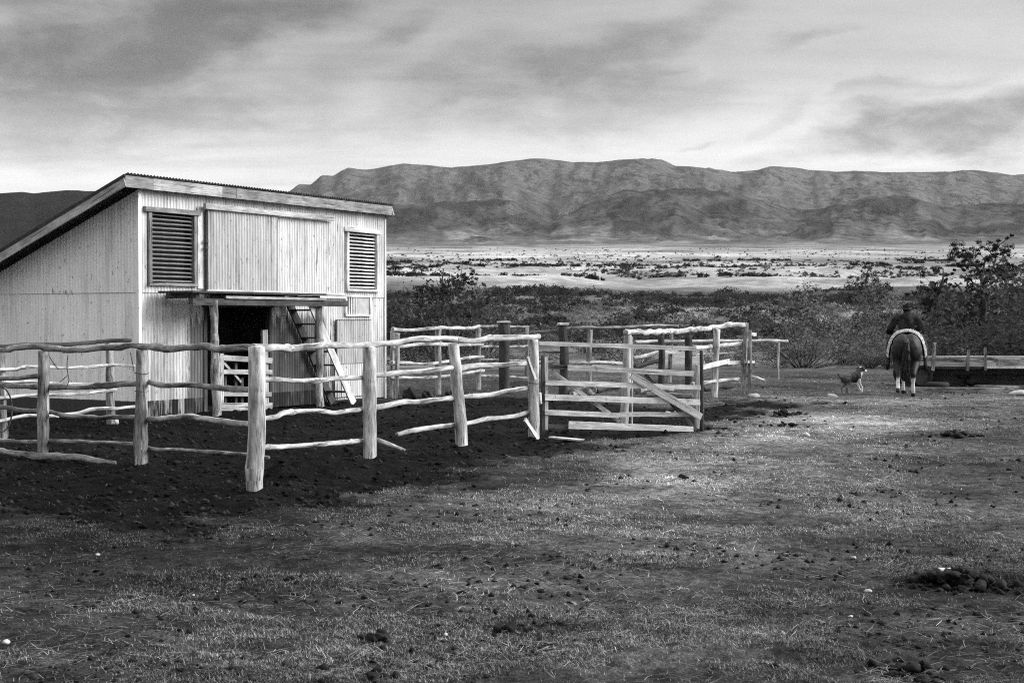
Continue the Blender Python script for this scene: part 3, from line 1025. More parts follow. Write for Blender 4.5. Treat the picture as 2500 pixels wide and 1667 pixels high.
# steep wooden stair up to the platform
stair = empty('wooden_stair', tuple(SA), math.atan2(SE[1], SE[0]), 'steep open wooden stair leaning against the shed front up to the platform', 'stair')
o1, o2 = .62, .10
A0, A1 = S(862, 982, o1), S(768, 762, o1)
sl1 = (A1[0] - A0[0]) / (A1[1] - A0[1])
f0 = np.array([A0[0] - sl1 * A0[1], -o1, 0.0]); f1 = f0 + np.array([sl1, 0, 1.0]) * 2.02
MB().plank(f0, f1, .17, .04, (0, 1, 0)).build('stringer', M['pale_board'], stair)
g0, g1 = f0 + np.array([-.02, o1 - o2, 0]), f1 + np.array([-.02, o1 - o2, 0])
MB().plank(g0, g1, .17, .04, (0, 1, 0)).build('stringer', M['dark_board'], stair)  # inner stringer in dark wood: its shadow is put into the colour
for k in range(7):
    t = (k + .9) / 7.4
    c = f0 + (f1 - f0) * t
    MB().box((c[0] - .10, -o1 + .022, c[2] - .016), (c[0] + .08, -o2 - .022, c[2] + .016), .002).build('tread', M['dark_board'], stair)

# ------------------------------------------------------------------ pole fences
def chain_fn(posts):
    """posts: list of (px, X, Y) left to right; returns a picture-point -> place function on the fence line"""
    def f(px, py, off=0.0):
        k = 0
        while k < len(posts) - 2 and px > posts[k + 1][0]:
            k += 1
        a, b = np.array([*posts[k][1:], 0.0]), np.array([*posts[k + 1][1:], 0.0])
        d = (b - a) / np.linalg.norm(b - a)
        n = np.array([d[1], -d[0], 0.0])
        if n[1] > 0: n = -n                          # towards the camera side
        return on_plane(px, py, a + n * off, n)
    return f


def gp(px, py):
    p = gnd(px, py)
    return (px, p[0], p[1])


def mpp(P):
    return P[1] / F_PX                               # metres per photo pixel at that place


def rail(parent, fn, pts, r_px, mat='pole', off=0.07, name='rail', sides=10):
    P = [fn(x, y, off) for (x, y) in pts]
    rr = r_px * mpp(P[len(P) // 2])
    b = MB().tube(P, rr * 1.0, sides)
    return b.build(name, M[mat], parent, True)


def post(parent, base, top_px, bot_px, w_px, mat='pole', name='post', sides=14, sink=.25, taper=.94, bend=0.0):
    """round post: base = (X, Y); top_px / bot_px = picture points of its top and foot"""
    n = np.array([0, 1.0, 0])
    b = np.array([base[0], base[1], 0.0])
    T = on_plane(*top_px, b, n)
    B = on_plane(*bot_px, b, n)
    r = w_px / 2 * mpp(b)
    d = (B - T) / np.linalg.norm(B - T)
    mid = (T + B) / 2 + np.array([bend, 0, 0])
    return MB().tube([T, mid, B, B + d * sink], [r * taper, r, r * 1.02, r * 1.02], sides, .10, .05, .04).build(name, M[mat], parent, True)


# --- the near fence: corner post closest to the camera, one arm left, one arm to the gate
P1, P2, P3, P4, P5, P6 = gp(104, 1115), gp(345, 1142), gp(622, 1205), gp(902, 1130), gp(1126, 1092), gp(1303, 1068)
P0 = (-210, -8.0, 19.6)
cl = chain_fn([P0, P1, P2, P3])
cr = chain_fn([P3, P4, P5, P6])
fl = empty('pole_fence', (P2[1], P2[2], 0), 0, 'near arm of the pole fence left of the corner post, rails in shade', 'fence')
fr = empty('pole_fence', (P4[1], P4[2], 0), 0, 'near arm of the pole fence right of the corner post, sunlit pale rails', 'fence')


def reparent(o, par):
    o.parent = par
    o.matrix_parent_inverse = Matrix.Translation(-Vector(par.location))


class Fence:
    def __init__(s, par, fn): s.p, s.fn = par, fn
    def rail(s, pts, r, mat='pole', off=.07, name='rail', fn=None):
        o = rail(None, fn or s.fn, pts, r, mat, off, name); reparent(o, s.p); return o
    def post(s, base, top, bot, w, mat='pole', **k):
        o = post(None, base, top, bot, w, mat, **k); reparent(o, s.p); return o
    def board(s, a, b, w_px, mat='board', off=.0, t=.028, name='board', fn=None, w1_px=None):
        f = fn or s.fn
        A, B = f(*a, off), f(*b, off)
        d = B - A
        n = np.array([d[1], -d[0], 0.0])
        if n[1] > 0: n = -n
        k = mpp((A + B) / 2)
        o = MB().plank(A, B, w_px * k, t, n, .004, 5, None if w1_px is None else w1_px * k).build(name, M[mat], None)
        reparent(o, s.p); return o


L = Fence(fl, cl)  # same wood as the right arm, toned darker to carry its shade
L.post(P1[1:], (106, 856), (105, 1115), 27, 'grey_pole')
L.post(P2[1:], (349, 853), (345, 1142), 31, 'grey_pole', bend=-.01)
L.post((-8.0, 19.6), (-160, 852), (-160, 1090), 24, 'grey_pole')
L.rail([(-200, 858), (-40, 856), (0, 854), (23, 852), (46, 848), (92, 847), (120, 851), (152, 853)], 7.4, 'grey_pole', 0.0)
L.rail([(154, 854), (195, 854), (230, 851), (264, 849), (294, 847), (319, 841), (350, 845), (383, 848), (420, 850), (460, 848), (500, 846), (537, 853), (584, 850), (619, 850)], 8.2, 'grey_pole', 0.0)
L.rail([(-200, 925), (-60, 924), (0, 923), (45, 922), (94, 917)], 6, 'grey_pole')
L.rail([(-200, 938), (0, 940), (92, 944)], 6.5, 'grey_pole', -.06)
L.rail([(112, 945), (161, 944), (207, 945), (253, 940), (338, 935)], 7.2, 'grey_pole', -.08)
L.rail([(340, 930), (365, 933), (395, 939), (450, 940), (500, 942), (560, 948), (612, 950)], 7, 'grey_pole', -.08)
L.rail([(-200, 990), (0, 995), (46, 1000), (94, 1003)], 5.5, 'grey_pole', -.08)
L.rail([(112, 1001), (138, 1009), (161, 1014), (207, 1017), (250, 1020), (264, 1017), (336, 1019)], 5.6, 'grey_pole', -.09)
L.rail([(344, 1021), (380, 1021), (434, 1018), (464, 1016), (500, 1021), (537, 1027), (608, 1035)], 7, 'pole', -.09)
L.rail([(-200, 1070), (0, 1074), (46, 1078), (92, 1079)], 5, 'grey_pole', -.08)
L.rail([(112, 1078), (161, 1077), (207, 1079), (253, 1081), (336, 1084)], 5, 'grey_pole', -.08)
L.rail([(350, 1090), (383, 1096), (440, 1098), (500, 1102), (595, 1109), (655, 1117)], 4.8, 'grey_pole', -.10)
R = Fence(fr, cr)
R.post(P3[1:], (627, 846), (622, 1203), 41, 'pole', bend=.005)
R.post(P4[1:], (902, 845), (903, 1131), 34, 'pole')
R.post(P5[1:], (1107, 836), (1127, 1093), 29, 'pole', bend=.01)
R.post(P6[1:], (1303, 828), (1303, 1069), 26, 'pole')
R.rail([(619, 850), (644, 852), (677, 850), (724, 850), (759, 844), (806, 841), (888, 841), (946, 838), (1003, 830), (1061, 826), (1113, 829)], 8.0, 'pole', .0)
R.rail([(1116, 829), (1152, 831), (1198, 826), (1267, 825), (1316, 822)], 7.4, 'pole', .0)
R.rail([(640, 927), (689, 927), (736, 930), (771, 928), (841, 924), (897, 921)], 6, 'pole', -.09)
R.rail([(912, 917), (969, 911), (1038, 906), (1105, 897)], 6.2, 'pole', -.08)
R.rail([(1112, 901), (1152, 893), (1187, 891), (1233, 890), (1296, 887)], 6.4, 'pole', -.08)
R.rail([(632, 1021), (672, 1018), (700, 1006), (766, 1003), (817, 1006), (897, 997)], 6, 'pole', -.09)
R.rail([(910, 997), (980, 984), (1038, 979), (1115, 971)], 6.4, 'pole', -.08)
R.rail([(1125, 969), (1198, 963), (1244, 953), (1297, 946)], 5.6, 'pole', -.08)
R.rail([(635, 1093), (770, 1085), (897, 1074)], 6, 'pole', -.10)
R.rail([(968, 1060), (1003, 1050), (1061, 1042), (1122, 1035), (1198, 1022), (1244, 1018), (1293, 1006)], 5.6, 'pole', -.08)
R.board((1288, 872), (1306, 926), 9, 'board', .10, .03, 'brace')
R.board((1282, 1024), (1313, 1072), 10, 'pale_board', .12, .03, 'brace')
R.board((1318, 958), (1320, 985), 6, 'pale_board', .06, .03, 'brace')

# wire loops twisted round the posts
def wire_ring(fn_par, base, px, py, w_px):
    c = on_plane(px, py, np.array([*base, 0.0]), np.array([0, 1.0, 0]))
    r = w_px / 2 * mpp(c) * 1.06
    b = MB().tube([c + np.array([math.cos(t) * r, math.sin(t) * r, .006 * math.sin(2 * t)]) for t in np.linspace(0, 2 * math.pi, 15)], .0035, 4, .05, 0, 0)
    o = b.build('wire_tie', M['dark_iron']); reparent(o, fn_par)
for (b_, px, py, w, par) in [(P2[1:], 346, 911, 32, fl), (P2[1:], 346, 955, 31, fl), (P6[1:], 1303, 935, 27, fr)]:
    wire_ring(par, b_, px, py, w)

# --- second fence between the near arm and the shed's end wall
D8, D27 = gp(8, 1065), gp(270, 1040)
fd_ = empty('pole_fence', (D27[1], D27[2], 0), 0, 'inner pole fence beside the end wall of the shed, seen through the near fence', 'fence')
Dn = Fence(fd_, chain_fn([D8, D27]))
Dn.post(D27[1:], (267, 838), (270, 1041), 21, 'grey_pole')
Dn.post(D8[1:], (2, 846), (9, 1066), 20, 'grey_pole')
Dn.rail([(-120, 848), (0, 846), (60, 843), (108, 842), (170, 841), (218, 837), (264, 832), (319, 830)], 5.2, 'dark_pole', 0)
Dn.rail([(-120, 905), (10, 902), (43, 901), (52, 896), (92, 895), (138, 897), (207, 896), (264, 891), (290, 892), (328, 892)], 4, 'pole')
Dn.rail([(-120, 930), (5, 932), (92, 932), (140, 937), (250, 938)], 4, 'pole', -.06)
Dn.rail([(-60, 975), (20, 969), (90, 964), (120, 963), (207, 960), (284, 951)], 4, 'pole')
Dn.rail([(-80, 1030), (0, 1026), (20, 1023), (55, 1016), (90, 1015), (142, 1017)], 4.2, 'pole')
Dn.rail([(100, 1018), (150, 1013), (195, 1007), (218, 1000), (253, 997), (283, 997), (332, 992)], 4.6, 'pole')
hp = Dn.fn(4, 1000, .10)
hr = .32
b = MB().tube([hp + np.array([math.sin(t) * hr * .38, math.sin(t) * hr * .25, math.cos(t) * hr]) for t in np.linspace(0, 2 * math.pi, 26)], .012, 6, .06, 0, 0)
tag(b.build('iron_hoop', M['dark_iron'], None, True), 'thin iron hoop hung on the fence post at the left edge', 'hoop')
c = gnd(280, 1033)
tag(MB().lump((c[0], c[1], .03), .075, .8).build('stone', M['stone'], None, True), 'pale stone at the foot of the inner fence post', 'stone')

# --- gate
GL, GR = gp(1328, 1064), gp(1708, 1052)
cg = chain_fn([GL, GR])
gate = empty('field_gate', (GL[1], GL[2], 0), 0, 'grey board field gate with diagonal braces, standing closed', 'gate')
G = Fence(gate, cg)
G.board((1326, 870), (1326, 1052), 8, 'dark_board', .02, .05, 'stile')
G.board((1333, 872), (1333, 1048), 9, 'board', .03, .04, 'stile')
G.board((1703, 890), (1702, 1046), 9, 'board', -.02, .05, 'stile')
G.board((1327, 894), (1388, 897), 12, 'dark_board', .03)
G.board((1386, 897), (1694, 912), 13, 'board', .055)
G.board((1332, 934), (1710, 946), 12, 'pale_board', .055)
G.board((1330, 969), (1708, 982), 14, 'pale_board', .055)
G.board((1330, 1006), (1512, 1014), 12, 'pale_board', .055)
G.board((1512, 1012), (1692, 1011), 11, 'board', .055)
G.board((1327, 1039), (1390, 1042), 11, 'dark_board', .03)
G.board((1388, 1037), (1692, 1047), 18, 'pale_board', .055, w1_px=12)
G.board((1346, 906), (1512, 1028), 10, 'board', -.0, .025, 'brace')
G.board((1541, 916), (1712, 1018), 18, 'board', .095, .03, 'brace')
G.board((1575, 914), (1700, 1050), 9, 'dark_board', -.0, .025, 'brace')
# long board over the gate and the latch post
tb = empty('gate_frame', (GR[1], GR[2], 0), 0, 'long thin board running above the gate to a slim dark latch post', 'gate frame')
TB = Fence(tb, cg)
TB.board((1316, 838), (1700, 851), 10, 'board', -.06, .03, 'top_board')
TB.post((GR[1] + .03, GR[2] + .06), (1712, 855), (1714, 1048), 9, 'dark_pole')
# offcut of board lying at the gate hinge
c0, c1 = gnd(1345, 1072), gnd(1420, 1078)
tag(MB().plank(c0 + np.array([0, 0, .03]), c1 + np.array([0, 0, .025]), .12, .02, (0, 0, 1)).build('loose_board', M['pale_board']), 'pale broken board lying on the mud under the gate hinge', 'board')

# --- fence behind the gate, running away to the right
F1, F2, F3 = (1530, *gp(1535, 1035)[1:]), gp(1745, 970), (1818, *gp(1815, 963)[1:])
cf = chain_fn([F1, F2, F3])
ff = empty('pole_fence', (F2[1], F2[2], 0), 0, 'pole fence behind the gate with one bright thick top log', 'fence')
Ff = Fence(ff, cf)
Ff.post(F1[1:], (1533, 817), (1524, 1035), 20, 'board', name='post', sides=8)
Ff.post((F1[1] + .12, F1[2] + .05), (1543, 822), (1542, 1034), 6, 'pole')  # thin pale pole added as the lit edge of the post beside it
Ff.post(F2[1:], (1750, 803), (1743, 970), 17, 'pole')
Ff.post(F3[1:], (1822, 788), (1813, 962), 12, 'grey_pole')
Ff.post((F3[1] + .12, F3[2] - .1), (1831, 806), (1829, 966), 9, 'grey_pole', bend=.012)
Ff.rail([(1526, 810), (1577, 811), (1642, 809), (1690, 805), (1747, 799), (1787, 793), (1822, 793)], 6.4, 'pole', .0)
Ff.rail([(1660, 853), (1698, 849), (1738, 846), (1770, 843), (1810, 838)], 4.6, 'pole', -.07)
Ff.board((1713, 897), (1780, 881), 11, 'pale_board', .08, .04)
Ff.board((1775, 886), (1812, 884), 9, 'board', -.06, .04)
Ff.rail([(1690, 866), (1750, 863), (1812, 860)], 2.6, 'grey_pole', -.06)
Ff.rail([(1690, 938), (1755, 930), (1803, 925)], 4.2, 'pole', -.05)
Ff.board((1822, 883), (1838, 883), 6, 'pale_board', .12, .10, 'rail_end')
Ff.board((1828, 815), (1842, 817), 8, 'pale_board', .10, .10, 'rail_end')
Ff.rail([(1825, 917), (1848, 922), (1866, 929)], 3.4, 'pole', .08)

# --- far side of the yard: fence along the back
E1, E3, E4 = gp(957, 971), gp(1070, 963), gp(1167, 950)
ce = chain_fn([E1, E3, E4])
fe = empty('pole_fence', (E3[1], E3[2], 0), 0, 'short pole fence at the right corner of the shed, four thin pale rails', 'fence')
Ef = Fence(fe, ce)
Ef.post(E1[1:], (959, 806), (955, 972), 12, 'grey_pole')
Ef.post((E1[1] + .12, E1[2] - .25), (971, 812), (968, 966), 11, 'grey_pole')
Ef.post(E3[1:], (1070, 804), (1069, 963), 16, 'grey_pole')
Ef.post(E4[1:], (1168, 800), (1166, 951), 15, 'grey_pole')
Ef.rail([(957, 803), (1000, 807), (1055, 801), (1099, 801), (1150, 800), (1170, 795)], 4.4, 'pole')
Ef.rail([(957, 847), (996, 844), (1033, 840), (1088, 841), (1121, 842), (1179, 841)], 4.2, 'pole')
Ef.rail([(955, 886), (996, 886), (1033, 889), (1094, 882), (1143, 873), (1180, 871)], 3.8, 'pole')
Ef.rail([(953, 922), (1033, 922), (1099, 917), (1135, 911), (1181, 904)], 3.6, 'pole')

H1, H2, H3, H4, H5 = (1167, -.55, 36.2), (1286, .42, 39.5), (1440, 2.0, 37.0), (1640, 4.3, 38.5), (1910, 7.4, 39.0)
ch = chain_fn([H1, H2, H3, H4, H5])
fh = empty('pole_fence', (H3[1], H3[2], 0), 0, 'farthest thin rail fence along the back of the yard against the scrub', 'fence')
Hf = Fence(fh, ch)
Hf.post(H2[1:], (1287, 798), (1286, 930), 10, 'grey_pole')
Hf.post(H3[1:], (1441, 803), (1439, 940), 14, 'grey_pole', bend=-.03)
Hf.post(H4[1:], (1640, 797), (1634, 930), 11, 'grey_pole')
Hf.post((7.55, 40.2), (1901, 836), (1900, 884), 5, 'pole', sink=.7)
Hf.rail([(1172, 797), (1217, 796), (1250, 797), (1292, 798)], 2.8, 'grey_pole')
Hf.rail([(1172, 846), (1220, 846), (1290, 845)], 3.2, 'grey_pole')
Hf.rail([(1172, 878), (1230, 879), (1292, 881)], 2.8, 'grey_pole')
Hf.rail([(1168, 917), (1230, 919), (1292, 924)], 3.4, 'grey_pole')
Hf.rail([(1292, 812), (1362, 808), (1389, 802), (1434, 799), (1501, 800), (1590, 795), (1656, 796)], 3.6, 'grey_pole')
Hf.rail([(1300, 858), (1400, 861)], 3.0, 'grey_pole')
Hf.rail([(1300, 886), (1360, 884), (1407, 887), (1445, 884), (1519, 888)], 4.4, 'pole')
Hf.rail([(1550, 835), (1640, 833), (1738, 833), (1819, 832), (1870, 833), (1925, 834)], 4.2, 'pole')
Hf.board((1618, 859), (1668, 859), 9, 'pale_board', .05, .05)
Hf.rail([(1545, 874), (1575, 868), (1606, 860)], 5, 'pole')
Hf.rail([(1548, 897), (1580, 886), (1610, 880)], 6, 'dark_pole')

# stout squared posts standing free in the yard
def big_post(px, y0, y1, w, mat, lab, cap=True, foot=None):
    p = gnd(px, foot or y1)
    k = mpp(p)
    r = w / 2 * k
    T = on_plane(px, y0, p, np.array([0, 1.0, 0]))
    o = empty('yard_post', (p[0], p[1], 0), .3, lab, 'post', 'stout posts in the yard')
    MB().tube([(0, 0, -.2), (.01, 0, T[2] * .5), (0, .01, T[2])], [r * 1.05, r, r * 1.0], 9, .15, .04, .05).build('shaft', M[mat], o, True)
    if cap:
        MB().box((-r * 1.1, -r * 1.05, T[2] - .005), (r * 1.1, r * 1.05, T[2] + .035), .008).build('post_cap', M['pale_board'], o)
    return o
big_post(1230, 788, 956, 26, 'dark_pole', 'thick dark post with pale sawn cap left of the gate')
big_post(1375, 792, 966, 21, 'dark_pole', 'dark bark-stripped post with pale cap seen above the gate')
big_post(1614, 819, 940, 16, 'dark_pole', 'left of two black posts standing behind the gate', False)
big_post(1680, 818, 946, 20, 'dark_pole', 'right, wider of two black posts standing behind the gate', False)

def twig_tris(lines, w, rgen):
    """3-sided twigs from (p0, p1) pairs"""
    V, T = [], []
    for (a, b, w0, w1) in lines:
        a, b = np.asarray(a, float), np.asarray(b, float)
        d = b - a; d /= np.linalg.norm(d) + 1e-9
        u = np.cross(d, [.3, .2, .9]); u /= np.linalg.norm(u) + 1e-9
        v = np.cross(d, u)
        k = len(V)
        for (p, ww) in ((a, w0), (b, w1)):
            for j in range(3):
                t = 2.094 * j
                V.append(p + (u * math.cos(t) + v * math.sin(t)) * ww)
        for j in range(3):
            j2 = (j + 1) % 3
            T += [(k + j, k + j2, k + 3 + j2), (k + j, k + 3 + j2, k + 3 + j)]
    return np.array(V), np.array(T)



def leaf_cloud(centres, radii, per, size, rgen, tint, flat=.7):
    """leaf triangles gathered round clump centres -> verts, tris, tint"""
    n = len(centres) * per
    c = np.repeat(np.asarray(centres), per, 0)
    r = np.repeat(np.asarray(radii), per)[:, None]
    p = rgen.normal(size=(n, 3)) * np.array([1, 1, flat])
    p = p / (np.linalg.norm(p, axis=1, keepdims=True) + 1e-6) * rgen.random((n, 1)) ** .5
    P = c + p * r
    s = size * (.5 + rgen.random((n, 1)))
    a = rgen.normal(size=(n, 3)); a /= np.linalg.norm(a, axis=1, keepdims=True)
    b = np.cross(a, rgen.normal(size=(n, 3))); b /= np.linalg.norm(b, axis=1, keepdims=True)
    V = np.stack([P - a * s * .6, P + a * s * .6 + b * s * .15, P + b * s * .9], 1).reshape(-1, 3)
    T = np.arange(n * 3).reshape(-1, 3)
    ct = np.repeat(tint[0] + (tint[1] - tint[0]) * rgen.random(len(centres)), per)
    t = np.repeat(ct * (.6 + .8 * rgen.random(n)), 3)
    return V, T, t



# ------------------------------------------------------------------ living things: overlapping shapes fused into one skin
def capsule_mesh(parts):
    """parts: ('c', [(x,y,z,r), ...], squash_x) chains of round sections, or ('e', centre, radii[, rot]) ellipsoids"""
    import bmesh
    bm = bmesh.new()

    def sphere(c, r, rot=None):
        mtx = Matrix.Translation(Vector(c)) @ (rot.to_4x4() if rot else Matrix.Identity(4)) @ Matrix.Diagonal((*r, 1.0))
        bmesh.ops.create_icosphere(bm, subdivisions=2, radius=1.0, matrix=mtx)
    for p in parts:
        if p[0] == 'e':
            rot = None
            if len(p) > 3:
                from mathutils import Euler
                rot = Euler(p[3]).to_matrix()
            sphere(p[1], p[2], rot)
        else:
            ch = p[1]
            sq = p[2] if len(p) > 2 else 1.0
            for (a, b) in zip(ch[:-1], ch[1:]):
                A, B = Vector(a[:3]), Vector(b[:3])
                n = max(2, int((B - A).length / (min(a[3], b[3]) * .35)))
                n = min(n, 40)
                for k in range(n + 1):
                    t = k / n
                    r = a[3] + (b[3] - a[3]) * t
                    sphere(A.lerp(B, t), (r * sq, r, r))
    return bm


def fuse(name, parts, voxel, colour, mat, parent=None, smooth=6):
    bm = capsule_mesh(parts)
    me = bpy.data.meshes.new('tmp')
    bm.to_mesh(me); bm.free()
    o = bpy.data.objects.new('tmp', me)
    COL.objects.link(o)
    md = o.modifiers.new('r', 'REMESH'); md.mode = 'VOXEL'; md.voxel_size = voxel
    ms = o.modifiers.new('s', 'SMOOTH'); ms.iterations = smooth; ms.factor = .5
    dg = bpy.context.evaluated_depsgraph_get()
    me2 = bpy.data.meshes.new_from_object(o.evaluated_get(dg))
    me2.name = name
    bpy.data.objects.remove(o)
    bpy.data.meshes.remove(me)
    co = np.zeros(len(me2.vertices) * 3, np.float32)
    me2.vertices.foreach_get('co', co)
    co = co.reshape(-1, 3)
    at = me2.attributes.new('tint', 'FLOAT', 'POINT')
    at.data.foreach_set('value', np.asarray(colour(co), np.float32))
    me2.polygons.foreach_set('use_smooth', np.ones(len(me2.polygons), bool))
    me2.materials.clear()
    me2.materials.append(mat)
    return obj(name, me2, parent)


hp_ = gnd(2213, 969)
h_rot = -math.atan2(hp_[0], hp_[1])
horse = empty('horse', (hp_[0], hp_[1], 0), h_rot, 'dark horse with white stockings walking away, carrying the rider', 'horse')


def horse_col(co):
    x, y, z = co.T
    n = fbm(x * 6 + 3, z * 6 + y * 5, 3, 201)
    c = 0.016 * (.6 + .9 * n)
    c = c + 0.022 * sstep(.10, .32, np.abs(x)) * sstep(.7, 1.2, z) * sstep(.35, -.2, y)     # browner outer quarters
    st = sstep(.44, .38, z + .06 * (n - .5))                                     # stockings
    c = c * (1 - st) + .62 * st
    hoof = sstep(.105, .085, z) * (y > -.15) + ((y < -.2) & (z < .21)) * 1.0
    c = np.where(hoof > .5, .018, c)
    return c


legs = [
    ('c', [(.15, .12, 1.02, .19), (.17, .28, .80, .145), (.15, .05, .60, .085), (.14, -.05, .50, .066), (.14, -.01, .30, .040), (.14, .0, .17, .048), (.14, .04, .08, .048), (.14, .05, .045, .058)]),
    ('c', [(-.15, .12, 1.02, .19), (-.17, .26, .78, .145), (-.17, .03, .60, .085), (-.17, -.06, .52, .064), (-.18, -.18, .36, .040), (-.18, -.25, .27, .046), (-.18, -.29, .20, .047), (-.18, -.315, .15, .056)]),
    ('c', [(.13, 1.25, .90, .14), (.13, 1.28, .66, .085), (.13, 1.26, .46, .055), (.13, 1.24, .26, .036), (.13, 1.24, .14, .044), (.13, 1.28, .045, .055)]),
    ('c', [(-.12, 1.25, .90, .14), (-.10, 1.30, .66, .085), (-.08, 1.26, .46, .055), (-.07, 1.18, .26, .036), (-.07, 1.16, .14, .044), (-.07, 1.19, .045, .055)]),
]
fuse('body', [
    ('e', (.09, .13, 1.10), (.225, .34, .30)), ('e', (-.09, .13, 1.10), (.225, .34, .30)),
    ('e', (0, .42, 1.12), (.29, .40, .27)), ('e', (0, .78, 1.03), (.345, .60, .33)), ('e', (0, 1.18, 1.04), (.26, .36, .34)),
    ('c', [(0, 1.30, 1.18, .20), (0, 1.58, 1.36, .15), (0, 1.86, 1.50, .115)]),
    ('c', [(0, 1.88, 1.52, .11), (0, 2.02, 1.38, .095), (0, 2.18, 1.20, .062), (0, 2.22, 1.15, .055)]),
    ('c', [(.06, 1.86, 1.60, .03), (.065, 1.87, 1.70, .012)]), ('c', [(-.06, 1.86, 1.60, .03), (-.065, 1.87, 1.70, .012)]),
] + legs, .018, horse_col, M['coat'], horse)
tl = np.array([(0, -.14, 1.27), (0, -.23, 1.20), (0, -.28, 1.02), (-.01, -.29, .82), (-.03, -.28, .60), (-.04, -.26, .44), (-.045, -.25, .36)])
tr_ = np.array([.030, .042, .055, .072, .085, .070, .045])
rgt = np.random.default_rng(5)
lines = []
for k in range(260):
    q = rgt.normal(size=3) * np.array([.62, .45, 0]); q = q / max(1, np.linalg.norm(q))
    end = rgt.integers(4, 7)
    pp = [tl[i] + q * tr_[i] * (1 + .15 * rgt.normal()) + rgt.normal(size=3) * .005 for i in range(end + 1)]
    lines += [(pp[i], pp[i + 1], .0075, .0075 if i < end - 1 else .002) for i in range(end)]
Vt, Tt = twig_tris(lines, .01, rgt)
obj('tail', fast_mesh('tail', Vt, Tt, M['coat'], .012 + .035 * rgt.random(len(Vt)) ** 2), horse)
fuse('mane', [('c', [(0, 1.34, 1.38, .035), (0, 1.6, 1.52, .04), (0, 1.85, 1.62, .035)])], .018, lambda co: co[:, 0] * 0 + .03, M['coat'], horse, 3)

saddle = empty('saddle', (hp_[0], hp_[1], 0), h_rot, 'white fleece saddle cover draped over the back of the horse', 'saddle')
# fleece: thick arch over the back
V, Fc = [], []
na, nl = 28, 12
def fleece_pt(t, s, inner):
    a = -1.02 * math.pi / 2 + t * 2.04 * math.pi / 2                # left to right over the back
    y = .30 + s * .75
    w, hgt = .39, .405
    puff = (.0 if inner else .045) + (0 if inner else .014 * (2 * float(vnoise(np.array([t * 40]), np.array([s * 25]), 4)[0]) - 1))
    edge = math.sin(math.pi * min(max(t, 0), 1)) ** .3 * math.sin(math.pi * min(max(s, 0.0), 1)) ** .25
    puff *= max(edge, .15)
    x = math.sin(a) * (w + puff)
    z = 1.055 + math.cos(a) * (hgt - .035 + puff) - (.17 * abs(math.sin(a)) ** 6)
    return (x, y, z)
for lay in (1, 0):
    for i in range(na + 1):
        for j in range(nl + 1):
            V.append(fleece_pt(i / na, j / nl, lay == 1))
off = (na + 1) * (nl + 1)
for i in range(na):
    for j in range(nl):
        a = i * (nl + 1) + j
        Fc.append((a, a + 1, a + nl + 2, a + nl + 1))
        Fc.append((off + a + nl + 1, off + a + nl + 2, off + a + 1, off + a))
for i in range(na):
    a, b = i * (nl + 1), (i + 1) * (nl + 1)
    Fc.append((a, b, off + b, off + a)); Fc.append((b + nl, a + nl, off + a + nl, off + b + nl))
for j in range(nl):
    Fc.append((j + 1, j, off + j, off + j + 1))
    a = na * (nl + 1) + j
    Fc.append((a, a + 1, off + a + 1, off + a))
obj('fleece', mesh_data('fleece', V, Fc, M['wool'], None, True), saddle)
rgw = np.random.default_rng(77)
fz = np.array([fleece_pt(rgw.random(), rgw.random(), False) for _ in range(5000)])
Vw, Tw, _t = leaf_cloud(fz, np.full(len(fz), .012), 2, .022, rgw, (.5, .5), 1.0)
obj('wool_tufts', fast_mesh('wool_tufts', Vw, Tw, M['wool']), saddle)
for s in (-1, 1):
    st = MB().tube([(s * .40, .92, 1.05), (s * .44, 1.02, .80), (s * .44, 1.03, .68)], .012, 6, .1, 0, 0).build('stirrup_strap', M['leather'], saddle)
    MB().tube([(s * .43 + .058 * math.cos(t), 1.03, .618 + .062 * math.sin(t)) for t in np.linspace(0, 2 * math.pi, 14)], .009, 6, .03, 0, 0).build('stirrup_iron', M['dark_iron'], st)

# rider
rider = empty('person', (hp_[0], hp_[1], 0), h_rot, 'person in a dark jacket and knitted hat riding away on the horse', 'person')

rider.scale = (.97, 1, .97)


def hand(cx, cy, cz, s):
    pr = [('e', (cx, cy, cz), (.022, .045, .042))]
    for k in range(4):
        zz = cz + .032 - k * .022
        L = (.07, .08, .075, .06)[k]
        pr.append(('c', [(cx, cy + .03, zz, .010), (cx - s * .008, cy + .03 + L * .5, zz, .0095), (cx - s * .03, cy + .03 + L * .62, zz - .006, .009), (cx - s * .05, cy + .03 + L * .35, zz - .008, .008)]))
    pr.append(('c', [(cx - s * .012, cy - .01, cz + .03, .011), (cx - s * .035, cy + .02, cz + .05, .010), (cx - s * .05, cy + .05, cz + .045, .009)]))
    return pr


